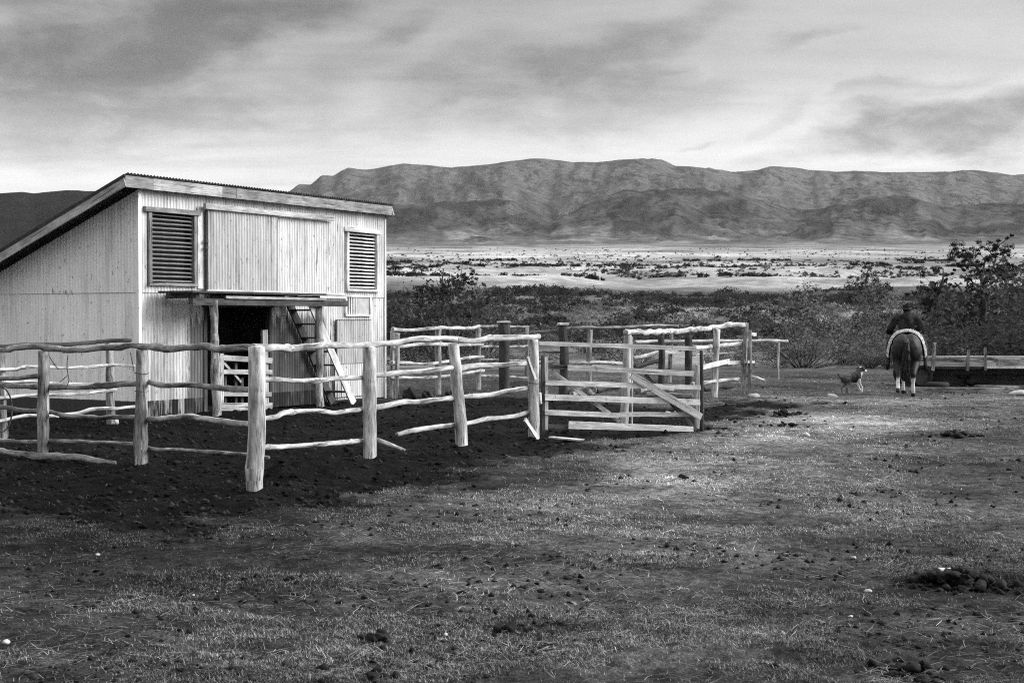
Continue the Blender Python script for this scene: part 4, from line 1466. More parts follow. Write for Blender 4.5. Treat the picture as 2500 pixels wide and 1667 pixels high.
fuse('body', [
    ('e', (0, .74, 1.44), (.19, .15, .13)), ('c', [(0, .74, 1.45, .15), (0, .78, 1.62, .15), (0, .84, 1.78, .15)]),
    ('e', (0, .85, 1.78), (.21, .11, .09)), ('c', [(0, .89, 1.84, .06), (0, .92, 1.92, .055)]),
    ('e', (0, .94, 1.985), (.078, .098, .115)), ('c', [(0, 1.03, 1.985, .016), (0, 1.05, 1.965, .018)]), ('e', (0, 1.0, 1.93), (.05, .045, .035)),
    ('e', (.08, .94, 1.98), (.012, .022, .032)), ('e', (-.08, .94, 1.98), (.012, .022, .032)),
    ('c', [(.10, .78, 1.42, .105), (.30, .98, 1.34, .095), (.40, 1.14, 1.18, .07), (.42, 1.02, .92, .055), (.42, .92, .70, .045)]),
    ('c', [(-.10, .78, 1.42, .105), (-.30, .98, 1.34, .095), (-.40, 1.14, 1.18, .07), (-.42, 1.02, .92, .055), (-.42, .92, .70, .045)]),
    ('c', [(.42, .90, .645, .045), (.43, 1.02, .62, .042), (.43, 1.12, .61, .035)]), ('c', [(-.42, .90, .645, .045), (-.43, 1.02, .62, .042), (-.43, 1.12, .61, .035)]),
    ('c', [(.20, .85, 1.80, .07), (.33, .80, 1.58, .055), (.16, 1.10, 1.52, .04)]),
    ('c', [(-.20, .85, 1.80, .07), (-.36, .82, 1.54, .055), (-.26, 1.08, 1.46, .04)]),
] + hand(.10, 1.16, 1.51, 1) + hand(-.20, 1.14, 1.45, -1), .0105,
    lambda co: np.where(((co[:, 2] > 1.86) & (co[:, 1] > .985)) | ((co[:, 1] > 1.09) & (co[:, 2] > 1.38)), .22, np.where((co[:, 2] < .70) | (co[:, 2] > 1.8), .014, .045)), M['cloth'], rider, 3)
fuse('jacket', [
    ('e', (0, .73, 1.46), (.215, .175, .14)), ('c', [(0, .74, 1.45, .175), (0, .77, 1.60, .180), (0, .83, 1.74, .175)], 1.12),
    ('e', (.10, .84, 1.77), (.16, .13, .115)), ('e', (-.10, .84, 1.77), (.16, .13, .115)), ('c', [(0, .88, 1.82, .095), (0, .905, 1.90, .082)]),
    ('c', [(.20, .84, 1.78, .095), (.30, .80, 1.66, .085), (.34, .80, 1.56, .078), (.22, 1.02, 1.53, .058)]),
    ('c', [(-.20, .84, 1.78, .095), (-.30, .81, 1.66, .085), (-.37, .81, 1.52, .080), (-.40, .86, 1.47, .07), (-.29, 1.0, 1.46, .058)]),
], .014, lambda co:   .010 + .018 * sstep(.46, .6, fbm(co[:, 0] * 9, co[:, 2] * 11, 3, 33)), M['cloth'], rider, 4)
fuse('knitted_hat', [('e', (0, .935, 2.03), (.094, .108, .085)), ('e', (0, .935, 1.985), (.100, .114, .034)), ('e', (0, .90, 2.115), (.026, .026, .022))], .010,
     lambda co: .010 + .05 * ((co[:, 2] > 1.995) & (co[:, 2] < 2.02)), M['cloth'], rider, 4)
for s in (-1, 1):
    MB().tube([(s * .12, 1.2, 1.50), (s * .12, 1.6, 1.32), (s * .07, 2.12, 1.20)], .008, 5, .1, 0, 0).build('rein', M['leather'], rider)

# dog
dp = gnd(2056, 962)
dog = empty('dog', (dp[0] + .02, dp[1] - .1, 0), .62, 'black and white dog running to the right beside the horse', 'dog')

dog.scale = (1.06, 1.2, 1.06)


def dog_col(co):
    x, y, z = co.T
    c = np.full(len(x), .022)
    w = ((x > .34) & (z < .33)) | ((x > .43) & (z < .47)) | (x > .61) | ((np.abs(y) < .018) & (x > .50) & (z > .50))
    c = np.where(w, .9, c)
    tan = (x < .16) & (z < .26)
    c = np.where(tan, .16, c)
    c = np.where((x < .12) & (z < .06), .3, c)
    c = np.where((x < .15) & (z > .26), .03 + .10 * vnoise(x * 40, z * 40, 6), c)
    c = np.where(x > .70, .02, c)
    return c


fuse('body', [
    ('e', (.36, 0, .36), (.15, .105, .125)), ('e', (.20, 0, .355), (.18, .095, .105)), ('e', (.05, 0, .35), (.115, .095, .105)),
    ('c', [(.42, 0, .40, .095), (.50, 0, .48, .075)]), ('e', (.55, 0, .52), (.085, .075, .07)), ('c', [(.60, 0, .505, .040), (.67, 0, .49, .030), (.705, 0, .487, .022)]),
    ('c', [(.53, .05, .57, .022), (.50, .075, .545, .014)]), ('c', [(.53, -.05, .57, .022), (.50, -.075, .545, .014)]),
    ('c', [(.04, .05, .32, .065), (.08, .05, .22, .045), (-.02, .05, .15, .024), (.00, .05, .05, .019), (.03, .05, .022, .022)]),
    ('c', [(.04, -.05, .32, .065), (.10, -.05, .22, .045), (.02, -.05, .14, .024), (.06, -.05, .05, .019), (.09, -.05, .022, .022)]),
    ('c', [(.40, .045, .30, .045), (.47, .045, .21, .028), (.53, .045, .16, .020), (.55, .045, .10, .018), (.57, .045, .085, .020)]),
    ('c', [(.40, -.045, .30, .045), (.45, -.045, .20, .028), (.52, -.045, .13, .020), (.50, -.045, .06, .018), (.51, -.045, .045, .020)]),
    ('c', [(-.03, 0, .38, .028), (-.10, 0, .36, .022), (-.17, .0, .40, .018), (-.20, 0, .46, .012)]),
], .010, dog_col, M['coat'], dog, 3)

# ------------------------------------------------------------------ low flat cart at the right edge, and timbers before it
cp = gnd(2300, 948)
cart = empty('flat_cart', (cp[0] - .5, cp[1] + .6, 0), -.02, 'low timber flat cart with upright stakes at the right edge', 'cart')
MB().box((-.2, 0, .46), (5.5, 1.7, .52), .004).build('deck', M['dark_board'], cart)
MB().plank((-.05, -.03, .705), (2.05, -.03, .68), .12, .04, (0, 1, 0)).build('side_board', M['grey_pole'], cart)
MB().plank((-.28, -.035, .585), (2.0, -.035, .56), .085, .045, (0, 1, 0)).build('side_board', M['board'], cart)
MB().plank((2.07, -.03, .635), (5.5, -.03, .65), .17, .04, (0, 1, 0)).build('side_board', M['grey_pole'], cart)
MB().plank((-.15, 1.72, .64), (5.5, 1.72, .64), .21, .04, (0, 1, 0)).build('side_board', M['board'], cart)
MB().plank((1.75, -.09, .50), (5.5, -.09, .52), .05, .05, (0, 1, 0)).build('rub_rail', M['pale_board'], cart)
for (x, z1, lean, w) in ((.42, 1.12, .05, .08), (1.28, .94, .03, .07), (1.74, .98, -.02, .06), (3.3, 1.0, .02, .07)):
    MB().plank((x, -.08, .42), (x + lean, -.085, z1), w, .05, (0, 1, 0)).build('stake', M['grey_pole'], cart)
MB().box((-.1, .5, .03), (5.4, .56, .45), .01).build('shade_board', M['dark_board'], cart)  # dark board added to stand in for the shade under the deck
for (x_, r_) in ((.05, .17), (1.5, .14)):
    MB().lump((x_, .25, .16), r_, .9, .6).build('lashed_gear', M['dark_stone'], cart, True)
MB().box((-.1, .3, .32), (5.4, .42, .459)).box((-.1, 1.3, .32), (5.4, 1.42, .459)).build('chassis', M['dark_iron'], cart)
for x in (.15, 3.6):
    MB().box((x - .05, .05, .26), (x + .05, 1.65, .34)).build('axle', M['dark_iron'], cart)
    for y in (.02, 1.62):
        bm_ = MB()
        R0 = .29
        for (rr, ww) in ((R0, .19),):
            n = 26
            V, Fc, UV = [], [], []
            prof = [(.17, -.07), (R0 - .03, -.09), (R0, -.06), (R0, .06), (R0 - .03, .09), (.17, .07)]
            for i in range(n):
                t = 2 * math.pi * i / n
                for (r_, w_) in prof:
                    V.append((x + r_ * math.cos(t), y + w_, R0 + r_ * math.sin(t)))
            m_ = len(prof)
            for i in range(n):
                for j in range(m_):
                    a, b = i * m_ + j, i * m_ + (j + 1) % m_
                    c_, d_ = ((i + 1) % n) * m_ + (j + 1) % m_, ((i + 1) % n) * m_ + j
                    Fc.append((a, b, c_, d_)); UV += [(0, 0)] * 4
            bm_.add(V, Fc, UV)
        w = bm_.build('wheel', M['rubber'], cart, True)
        rb = MB()
        V = [(x, y - .03, R0)] + [(x + .172 * math.cos(t), y - .05, R0 + .172 * math.sin(t)) for t in np.linspace(0, 2 * math.pi, 20)[:-1]]
        rb.add(V, [(0, 1 + (i + 1) % 19, 1 + i) for i in range(19)], [(0, 0)] * 57)
        rb.build('hub', M['dark_iron'], w)
b0, b1 = gnd(2236, 957), gnd(2452, 960)
tag(MB().plank(b0 + np.array([0, 0, .05]), b1 + np.array([0, 0, .05]), .16, .13, (0, 0, 1)).build('timber', M['grey_pole']), 'long squared timber lying on the ground in front of the cart', 'timber')
b0, b1 = gnd(2380, 951), gnd(2540, 952)
tag(MB().plank(b0 + np.array([0, 0, .05]), b1 + np.array([0, 0, .05]), .16, .11, (0, 0, 1)).build('timber', M['grey_pole']), 'second timber lying behind the first, running out of the right edge', 'timber')
# dark lumps of machinery / old tyres under the cart's near end
c = gnd(2288, 948)
tag(MB().tube([c + np.array([math.cos(t) * .22, .22 * math.sin(t), .08]) for t in np.linspace(0, 2 * math.pi, 20)], .075, 8, .08, .0, .02).build('old_tyre', M['rubber'], None, True),
    'worn black tyre lying flat by the near end of the cart', 'tyre')
c = gnd(2490, 965)
tag(MB().lump((c[0], c[1], .04), .22, .35).build('stone', M['stone'], None, True), 'flat pale stone at the right edge below the cart', 'stone')

# ------------------------------------------------------------------ loose things on the ground
for (px, py, r, lab) in [(1570, 925, .12, 'pale stone lying on the gate brace side, behind the gate boards'), (1655, 1001, .07, 'small white stone under the gate brace'),
                         (1687, 996, .06, 'white stone at the gate heel, left of the latch post'), (1711, 995, .05, 'white stone right against the latch post'),
                         (1632, 1002, .05, 'white stone behind the lowest gate boards'), (1842, 897, .13, 'rounded pale stone in the grass right of the far fence end'),
                         (1968, 1056, .07, 'pale stone on the open ground beyond the dung'), (2030, 915, .10, 'white stone behind the running dog')]:
    c = gnd(px, py + 6)
    if py < 950: c = gnd(px, 968)
    z = max(at_depth(px, py, c[1])[2], .02) if py < 950 and px < 1700 else .02
    if py < 950 and px < 1700:
        continue
    tag(MB().lump((c[0], c[1], .0), r, .6, .5).build('stone', M['stone'], None, True), lab, 'stone')

for k_, (x0, y0, x1, y1, rr_, m_, lab_) in enumerate([
        (1455, 948, 1512, 938, .07, 'dark_pole', 'dark log lying slantwise behind the middle of the gate'),
        (1556, 950, 1640, 944, .09, 'pole', 'pale log lying behind the right half of the gate'),
        (1580, 958, 1690, 962, .06, 'grey_pole', 'thin grey pole lying behind the gate brace'),
        (1395, 958, 1440, 952, .06, 'grey_pole', 'short grey pole lying left of the round sawn log end'),
        (1715, 944, 1790, 938, .07, 'dark_pole', 'dark pole lying in the grass under the far fence')]):
    a_, b_ = gnd(x0, y0 + 12), gnd(x1, y1 + 12)
    tag(MB().tube([a_ + np.array([0, 0, rr_]), (a_ + b_) / 2 + np.array([0, 0, rr_ * 1.3]), b_ + np.array([0, 0, rr_])], [rr_, rr_ * .9, rr_ * .8], 9).build('lying_pole', M[m_], None, True), lab_, 'pole')
lp = gnd(1444, 968)
cl_ = empty('cut_log', (lp[0], lp[1], 0), 0, 'short cut log with a round sawn end behind the gate', 'log')
MB().tube([(0, 0, .10), (-.5, .9, .10)], [.10, .11], 12).build('bark', M['grey_pole'], cl_, True)
MB().tube([(.004, -.008, .10), (-.012, .02, .10)], .085, 12, .02, 0, 0).build('sawn_end', M['stone'], cl_, True)
a, b = cr(922, 1087, -.25), cr(987, 1103, -.9)
a, b = gnd(915, 1088), gnd(987, 1106)
tag(MB().tube([a + np.array([0, 0, .09]), (a + b) / 2 + np.array([0, 0, .07]), b + np.array([0, 0, .04])], [.035, .03, .02], 8).build('fallen_stick', M['pole'], None, True),
    'bent pale stick lying inside the fence at the second post', 'stick')
pts = [gnd(x, y) + np.array([0, 0, .035]) for (x, y) in [(-60, 1105), (0, 1110), (46, 1115), (92, 1121), (138, 1123), (184, 1125), (230, 1130), (282, 1136)]]
tag(MB().tube(pts, [.05, .05, .048, .045, .045, .045, .04, .03], 9).build('fallen_log', M['grey_pole'], None, True), 'long thin log lying along the foot of the left fence arm', 'log')
for (px, py, r, h, lab) in [(1000, 973, .13, 1.1, 'larger dark rotten stump right of the shed corner'), (1041, 968, .08, 1.1, 'smaller dark stump beside the larger one'),
                            (1097, 966, .08, 1.0, 'dark stump behind the leaning near post')]:
    c = gnd(px, py)
    tag(MB().lump((c[0], c[1], r * h * .5), r, h, .5, 2).build('stump', M['dark_stone'], None, True), lab, 'stump')

# twigs caught in the left fence arm
tw = empty('dead_twig', tuple(cl(160, 900, -.02)), 0, 'thin dead twigs caught in the left fence arm', 'twig')
for pts in ([(118, 866), (130, 886), (142, 901)], [(166, 866), (163, 890), (165, 910), (169, 925), (164, 942)], [(166, 915), (156, 924), (146, 933)], [(318, 860), (324, 888), (328, 908)]):
    o = MB().tube([cl(x, y, -.03) for (x, y) in pts], .006, 5, .08, .1, 0).build('twig', M['dark_pole']); reparent(o, tw)


def dung(px, py, spread, n, lab, r=(.014, .030)):
    c = gnd(px, py)
    o = empty('dung_pile', (c[0], c[1], 0), 0, lab, 'dung')
    for k in range(n):
        x, y = random.gauss(0, .42) * spread, random.gauss(0, .30) * spread
        rr = random.uniform(*r) * (1.15 - .3 * min(1, abs(x) / spread))
        heap = math.exp(-((x / spread / .42) ** 2 + (y / spread / .30) ** 2) * .7) * spread * .17
        z = rr * .35 + random.random() * heap
        MB().lump((x, y, z + float(ground_z(c[0] + x, c[1] + y)[0])), rr, random.uniform(.55, .85), .8).build('dropping', M['dung'], o, True)
    return o


dung(2345, 1432, .42, 85, 'large pile of dark droppings with a pale lump, right foreground', (.016, .036))
dung(2230, 1650, .30, 22, 'dark droppings at the bottom edge of the ground, right of middle')
dung(935, 1562, .16, 9, 'small group of dark droppings in the centre foreground')
dung(935, 1655, .12, 7, 'dark droppings at the bottom edge, left of middle')
dung(2330, 1066, .40, 18, 'dark heap of dung on the grass below the cart', (.025, .06))
dung(1925, 1012, .45, 20, 'dark heap of dung on the track behind the gate', (.025, .06))
dung(1920, 1042, .45, 12, 'low dark streak of dung in front of the farther heap', (.02, .04))
dung(1240, 1545, .10, 5, 'few dark droppings low in the middle of the picture')
dung(1070, 1390, .09, 4, 'few scattered droppings left of the middle foreground')
dung(2230, 1152, .10, 4, 'few droppings on the pale worn ground at the right')
dung(1665, 1170, .08, 4, 'few droppings beside the pale bare patch')
c = gnd(2305, 1421)
tag(MB().lump((c[0], c[1], .055), .042, .7, .9, 2).build('pale_clod', M['stone'], None, True), 'pale crumbly lump lying on the large dung pile', 'clod')
c0, c1 = gnd(733, 1365), gnd(775, 1366)
tag(MB().plank(c0 + np.array([0, 0, .025]), c1 + np.array([0, .03, .03]), .07, .03, (0, .2, 1)).build('wood_scrap', M['dark_board']), 'dark scrap of wood lying in the left foreground grass', 'wood scrap')
k = 0
for (px, py, r) in [(x_, y_, r_ * .6) for (x_, y_, r_) in [(15, 1572, .035), (238, 1352, .028), (698, 1413, .022), (2085, 1370, .03), (2076, 1508, .022), (1096, 1232, .02), (664, 1309, .012), (1088, 1550, .025), (530, 1444, .012), (472, 1447, .016), (559, 1404, .012), (2118, 1445, .035)]]:
    c = gnd(px, py)
    o = MB().lump((c[0], c[1], float(ground_z(c[0], c[1])[0]) + r * .4), r, .6, .4).build('pale_chip', M['stone'], None, True)
    tag(o, 'small pale chip lying on the trodden foreground grass', 'chip', 'pale chips scattered over the foreground')

# ------------------------------------------------------------------ vegetation
def shrub_arrays(seed, h=2.0, w=2.6, nclump=34, per=34, leaf=.10, tint=(.03, .075), twigs=22, open_=0.0):
    rg = np.random.default_rng(seed)
    cs, rs, lines = [], [], []
    for k in range(nclump):
        a = rg.random() * 6.283
        q = rg.random() ** .5
        el = rg.random()
        x, y = math.cos(a) * q * w / 2, math.sin(a) * q * w / 2
        top = h * (1 - .55 * q ** 2) * (0.75 + .35 * rg.random())
        z = top * (.25 + .75 * el ** .6)
        cs.append((x, y, z)); rs.append((.13 + .13 * rg.random()) * max(h, w) * .75 * (1 - .4 * open_))
        if k < twigs:
            m = np.array([x * .55, y * .55, z * .55]) + rg.normal(size=3) * .14
            lines += [((x * .1, y * .1, 0), m, .014, .010), (m, (x, y, z), .010, .006), ((x, y, z), (x + rg.normal() * .25, y + rg.normal() * .25, z + .2 + rg.random() * .35), .008, .004)]
    V, T, t = leaf_cloud(cs, rs, per, leaf, rg, tint)
    if lines:
        V2, T2 = twig_tris(lines, .02, rg)
        T = np.vstack([T, T2 + len(V)])
        t = np.concatenate([t, np.full(len(V2), .10)])
        V = np.vstack([V, V2])
    V[:, 2] = np.maximum(V[:, 2], -.1)
    return V, T, t


def shrub_mesh(name, *a, **k):
    V, T, t = shrub_arrays(*a, **k)
    return fast_mesh(name, V, T, M['leaf'], t)


dense = [shrub_mesh('shrub', 300 + i, 2.0, 2.7, 46, 44, .075, (.032, .085), 20) for i in range(4)]
loose = [shrub_mesh('shrub', 320 + i, 2.1, 2.5, 44, 44, .058, (.08, .19), 34, .3) for i in range(3)]
dry = [shrub_mesh('shrub', 340 + i, .75, 1.6, 26, 40, .060, (.10, .24), 26) for i in range(3)]
lowv = [shrub_arrays(360 + i, 1.0, 2.8, 18, 22, .15, (.03, .075), 0) for i in range(6)]
lowdry = [shrub_arrays(380 + i, .6, 2.6, 12, 18, .15, (.10, .24), 0) for i in range(4)]
plainm = [shrub_mesh('plain_shrub', 400 + i, 1.25, 3.2, 16, 16, .30, (.018, .04), 0) for i in range(5)]


def gz(x, y):
    return float(ground_z(x, y)[0])


def put_shrub(me, X, Y, s, sz, lab, group, name='shrub'):
    o = obj(name, me)
    o.location = (X, Y, gz(X, Y) - .05)
    o.rotation_euler = (0, 0, random.uniform(0, 6.28))
    o.scale = (s, s, sz)
    return tag(o, lab, 'shrub', group)


def at_px(px, Y):
    return (px - 1250) / F_PX * Y


# shrubs one can pick out: px, depth, width m, height m, kind, label
NAMED = [
    (1085, 56, 5.4, 4.0, dense, 'large dark bush right of the shed below the bare sapling'),
    (1000, 54, 3.8, 2.9, dense, 'dark bush hugging the right corner of the shed'),
    (1180, 58, 3.6, 2.9, loose, 'twiggy bush behind the back fence, right of the large dark bush'),
    (1540, 62, 4.4, 2.4, dense, 'rounded twiggy bush directly behind the bright top log'),
    (1960, 50, 4.4, 3.0, loose, 'tall tangled bush left of the rider, beyond the fence end'),
    (2060, 54, 3.6, 2.1, loose, 'dark bush behind the running dog'),
    (2140, 66, 3.4, 3.4, loose, 'upright thin bush rising left of the rider'),
    (2300, 62, 3.8, 2.6, loose, 'dark upright bush above and right of the rider'),
    (2470, 56, 6.2, 4.4, dense, 'tall dark thicket at the right edge under the tree'),
    (2385, 48, 4.6, 1.9, dense, 'broad dark bush right behind the cart stakes'),
    (2470, 47, 4.2, 1.9, dense, 'dark bush behind the middle of the cart'),
    (2560, 50, 5.0, 3.0, dense, 'dark bush cut by the right edge behind the cart'),
    (2200, 50, 3.6, 2.6, dry, 'low pale twiggy bush directly in front of the rider'),
]
for (px, Y, w, h, kind, lab) in NAMED:
    me = random.choice(kind)
    put_shrub(me, at_px(px, Y), Y, w / 2.6, h / 2.1, lab, None)
    # a finer dress of leaves comes from the shared meshes; nothing else needed

# shrubs of the scrub belt that still read singly
cnt = 0
tries = 0
pts_used = []
while cnt < 160 and tries < 6000:
    tries += 1
    Y = 46 + 74 * random.random() ** 1.25
    px = random.uniform(880, 2750) if random.random() < .93 else random.uniform(-500, 880)
    if px < 1830 and Y < 52: continue
    if 2130 < px < 2290 and Y < 85 and random.random() < .8: continue
    X = at_px(px, Y)
    if any((X - q[0]) ** 2 + (Y - q[1]) ** 2 < 2.6 for q in pts_used): continue
    n = float(fbm(np.array([X * .09]), np.array([Y * .09]), 3, 500)[0])
    pts_used.append((X, Y))
    if n > .55 or random.random() < .22:
        put_shrub(random.choice(dry), X, Y, random.uniform(.8, 1.5), random.uniform(.6, 1.2), 'pale dry tussocky bush in the scrub belt beyond the yard', 'dry bushes of the scrub belt')
    elif random.random() < .5:
        put_shrub(random.choice(loose), X, Y, random.uniform(.6, 1.3), random.uniform(.20, .44), 'twiggy grey bush in the scrub belt beyond the yard', 'twiggy bushes of the scrub belt')
    else:
        put_shrub(random.choice(dense), X, Y, random.uniform(.6, 1.2), random.uniform(.18, .40), 'dense dark bush in the scrub belt beyond the yard', 'dark bushes of the scrub belt')
    cnt += 1

# the rest of the belt: one mass
Vs, Ts, tt, nb = [], [], [], 0
for _ in range(3600):
    Y = 80 + 260 * random.random() ** .8
    px = random.uniform(-700, 3200)
    X = at_px(px, Y)
    lim = 215 + 60 * (float(fbm(np.array([px / 160]), np.array([0.0]), 3, 510)[0]) - .5) + (px - 900) * .02
    if Y > lim: continue
    n = float(fbm(np.array([X * .05]), np.array([Y * .02]), 3, 511)[0])
    if n > .74: continue
    if random.random() < (.32 if Y < 170 else .12):
        V, T, t = random.choice(lowdry)
    else:
        V, T, t = random.choice(lowv)
    s = random.uniform(.7, 1.6)
    a = random.uniform(0, 6.28)
    ca, sa = math.cos(a) * s, math.sin(a) * s
    W = np.stack([V[:, 0] * ca - V[:, 1] * sa + X, V[:, 0] * sa + V[:, 1] * ca + Y, V[:, 2] * s * random.uniform(.5, .95)], 1)
    W[:, 2] += gz(X, Y) - .05
    Vs.append(W); Ts.append(T + nb); tt.append(t * random.uniform(.7, 1.3)); nb += len(V)
o = obj('scrub', fast_mesh('scrub', np.vstack(Vs), np.vstack(Ts), M['leaf'], np.concatenate(tt)))
tag(o, 'belt of dark low scrub between the yard and the pale plain', 'scrub', kind='stuff')

# shrubs dotted over the pale plain, many of them in strips
cnt = 0
while cnt < 230:
    if random.random() < .62:
        Y = random.choice([330, 350, 380, 430, 470, 520, 590, 660]) * random.uniform(.985, 1.015)
        px0 = random.uniform(700, 2700)
        n = random.randint(3, 9)
        for k in range(n):
            X = at_px(px0, Y) + k * random.uniform(2.2, 4.2)
            put_shrub(random.choice(plainm), X, Y + random.uniform(-3, 3), random.uniform(.9, 1.7), random.uniform(.6, 1.3), 'dark shrub in a strip across the pale plain', 'dark shrub strips on the plain', 'plain_shrub')
            cnt += 1
    else:
        Y = 300 + 900 * random.random() ** 1.3
        X = at_px(random.uniform(650, 2750), Y)
        put_shrub(random.choice(plainm), X, Y, random.uniform(.7, 1.7), random.uniform(.6, 1.4), 'single dark shrub dotted on the pale plain', 'single shrubs on the plain', 'plain_shrub')
        cnt += 1


# the countless low tussocks and bushlets of the plain
tiny = [shrub_arrays(440 + i, .55, 1.5, 5, 5, .36, (.05, .13), 0) for i in range(5)]
Vs, Ts, tt, nb = [], [], [], 0
Yp = 1 / (1 / 330 + np.random.default_rng(9).random(3000) * (1 / 1500 - 1 / 330))
for Y in Yp:
    X = at_px(random.uniform(600, 2900), Y)
    if float(fbm(np.array([X * .02]), np.array([Y * .02]), 3, 520)[0]) < .44: continue
    V, T, t = random.choice(tiny)
    s = random.uniform(.5, 1.5)
    Vs.append(V * np.array([s * random.uniform(.8, 1.8), s, s]) + np.array([X, Y, gz(X, Y)])); Ts.append(T + nb); tt.append(t); nb += len(V)
o = obj('bushlets', fast_mesh('bushlets', np.vstack(Vs), np.vstack(Ts), M['leaf'], np.concatenate(tt)))
tag(o, 'countless tiny dark bushlets speckling the pale plain', 'bushlets', kind='stuff')


# trees
def tree(name, base_px, Y, limbs, clumps, lab, leaf=.085, per=70, tint=(.02, .05)):
    """limbs: polylines in picture points at depth Y (+offset), with radii in m; clumps: px, py, radius m, depth offset"""
    X = at_px(base_px, Y)
    z0 = gz(X, Y)
    root = empty(name, (X, Y, z0), 0, lab, 'tree')
    o = np.array([X, Y, z0])
    tb_ = MB()
    for (pts, r0, r1) in limbs:
        P = [at_depth(x, y, Y + dy) - o for (x, y, dy) in pts]
        if pts is limbs[0][0]: P[0][2] = -.2
        tb_.tube(P, list(np.linspace(r0, r1, len(P))), 7, .2, .12, .08)
    tb_.build('trunk', M['twig'], root, True)
    rg = np.random.default_rng(hash(lab) % 9999 if False else len(lab) * 31)
    cs, rs, lines = [], [], []
    for (x, y, r, dy) in clumps:
        c = at_depth(x, y, Y + dy) - o
        for _ in range(max(5, int(r * 22))):
            q = rg.normal(size=3) * np.array([.75, .75, .38]) * r
            lines.append((c + q * .05 - np.array([0, 0, .15 * r]), c + q * 1.15, .014, .005))
            cs.append(c + q); rs.append(r * (.16 + .22 * rg.random()))
    V, T, t = leaf_cloud(cs, rs, int(per * 1.5), leaf * .62, rg, tint, .6)
    V2, T2 = twig_tris(lines, .02, rg)
    T = np.vstack([T, T2 + len(V)]); t = np.concatenate([t, np.full(len(V2), .05)]); V = np.vstack([V, V2])
    obj('crown', fast_mesh('crown', V, T, M['leaf'], t), root)
    return root


tree('gnarled_tree', 2402, 58,
     [([(2402, 880, 0), (2400, 790, .1), (2398, 720, 0), (2399, 690, 0), (2396, 665, .1)], .16, .09),
      ([(2399, 690, 0), (2412, 672, .3), (2425, 650, .5), (2432, 625, .5)], .07, .03), ([(2396, 668, 0), (2384, 650, -.3), (2366, 635, -.5), (2350, 622, -.6)], .07, .025),
      ([(2398, 672, 0), (2402, 650, .2), (2406, 632, .1)], .06, .025), ([(2399, 700, 0), (2376, 690, -.4), (2358, 668, -.6)], .05, .02), ([(2400, 700, 0), (2425, 690, .5), (2440, 676, .8)], .05, .02),
      ([(2330, 690, .5), (2345, 704, .4), (2352, 730, .2), (2370, 760, 0), (2400, 800, 0)], .03, .07), ([(2366, 640, -.5), (2345, 618, -.7), (2336, 612, -.8)], .03, .012), ([(2425, 650, .5), (2445, 636, .8), (2452, 618, .9)], .03, .012)],
     [(2350, 622, .62, -.6), (2372, 618, .50, -.3), (2338, 616, .30, -.7), (2432, 600, .50, .5), (2446, 612, .40, .8), (2424, 618, .40, .4), (2404, 630, .35, .1), (2360, 648, .35, -.5), (2352, 655, .25, -.4), (2440, 650, .45, .7),
      (2418, 655, .30, .5), (2450, 668, .35, .9), (2380, 690, .4, -.3), (2420, 700, .5, .4), (2400, 720, .5, .2)],
     'gnarled open-crowned tree standing above the thicket at the right', .075, 60, (.016, .04))
tree('bare_sapling', 1082, 57,
     [([(1082, 872, 0), (1082, 760, 0), (1081, 710, 0), (1080, 680, 0), (1083, 655, 0)], .07, .02), ([(1081, 715, 0), (1070, 695, .2), (1064, 680, .3)], .03, .01), ([(1081, 700, 0), (1090, 686, -.2), (1096, 676, -.3)], .025, .01), ([(1081, 740, 0), (1120, 700, .2), (1140, 680, .4)], .04, .012)],
     [(1130, 690, .45, .3), (1140, 676, .35, .4), (1112, 712, .45, .2), (1060, 706, .45, .2), (1080, 722, .5, 0), (1020, 732, .5, .5), (1042, 722, .45, .3), (1150, 684, .25, .4)],
     'thin sapling poking out of the large dark bush right of the shed', .07, 50)
tree('sparse_tree', 2112, 68,
     [([(2112, 850, 0), (2113, 760, 0), (2114, 700, 0), (2118, 660, 0)], .08, .02), ([(2113, 740, 0), (2090, 700, .2), (2082, 680, .3)], .04, .012), ([(2114, 720, 0), (2136, 690, -.2), (2140, 670, -.3)], .04, .012), ([(2113, 765, 0), (2140, 745, .3), (2150, 728, .4)], .03, .01)],
     [(2118, 668, .35, 0), (2084, 690, .5, .2), (2136, 682, .45, -.2), (2110, 712, .6, 0), (2148, 724, .4, .4), (2090, 730, .5, .2), (2128, 750, .5, .1)],
     'sparse little tree with thin trunk left of the rider, in the scrub', .07, 34)
tree('leaning_tree', 2290, 60,
     [([(2280, 850, 0), (2284, 760, 0), (2294, 710, 0), (2303, 678, 0), (2302, 655, 0)], .10, .025), ([(2290, 730, 0), (2262, 700, .3)], .04, .012), ([(2296, 705, 0), (2318, 690, .3)], .03, .012)],
     [(2300, 668, .35, 0), (2290, 700, .55, 0), (2266, 712, .5, .2), (2284, 735, .6, .1), (2312, 690, .3, .3), (2270, 752, .6, 0), (2296, 765, .5, .2)],
     'dark narrow tree leaning right between the rider and the gnarled tree', .075, 70)

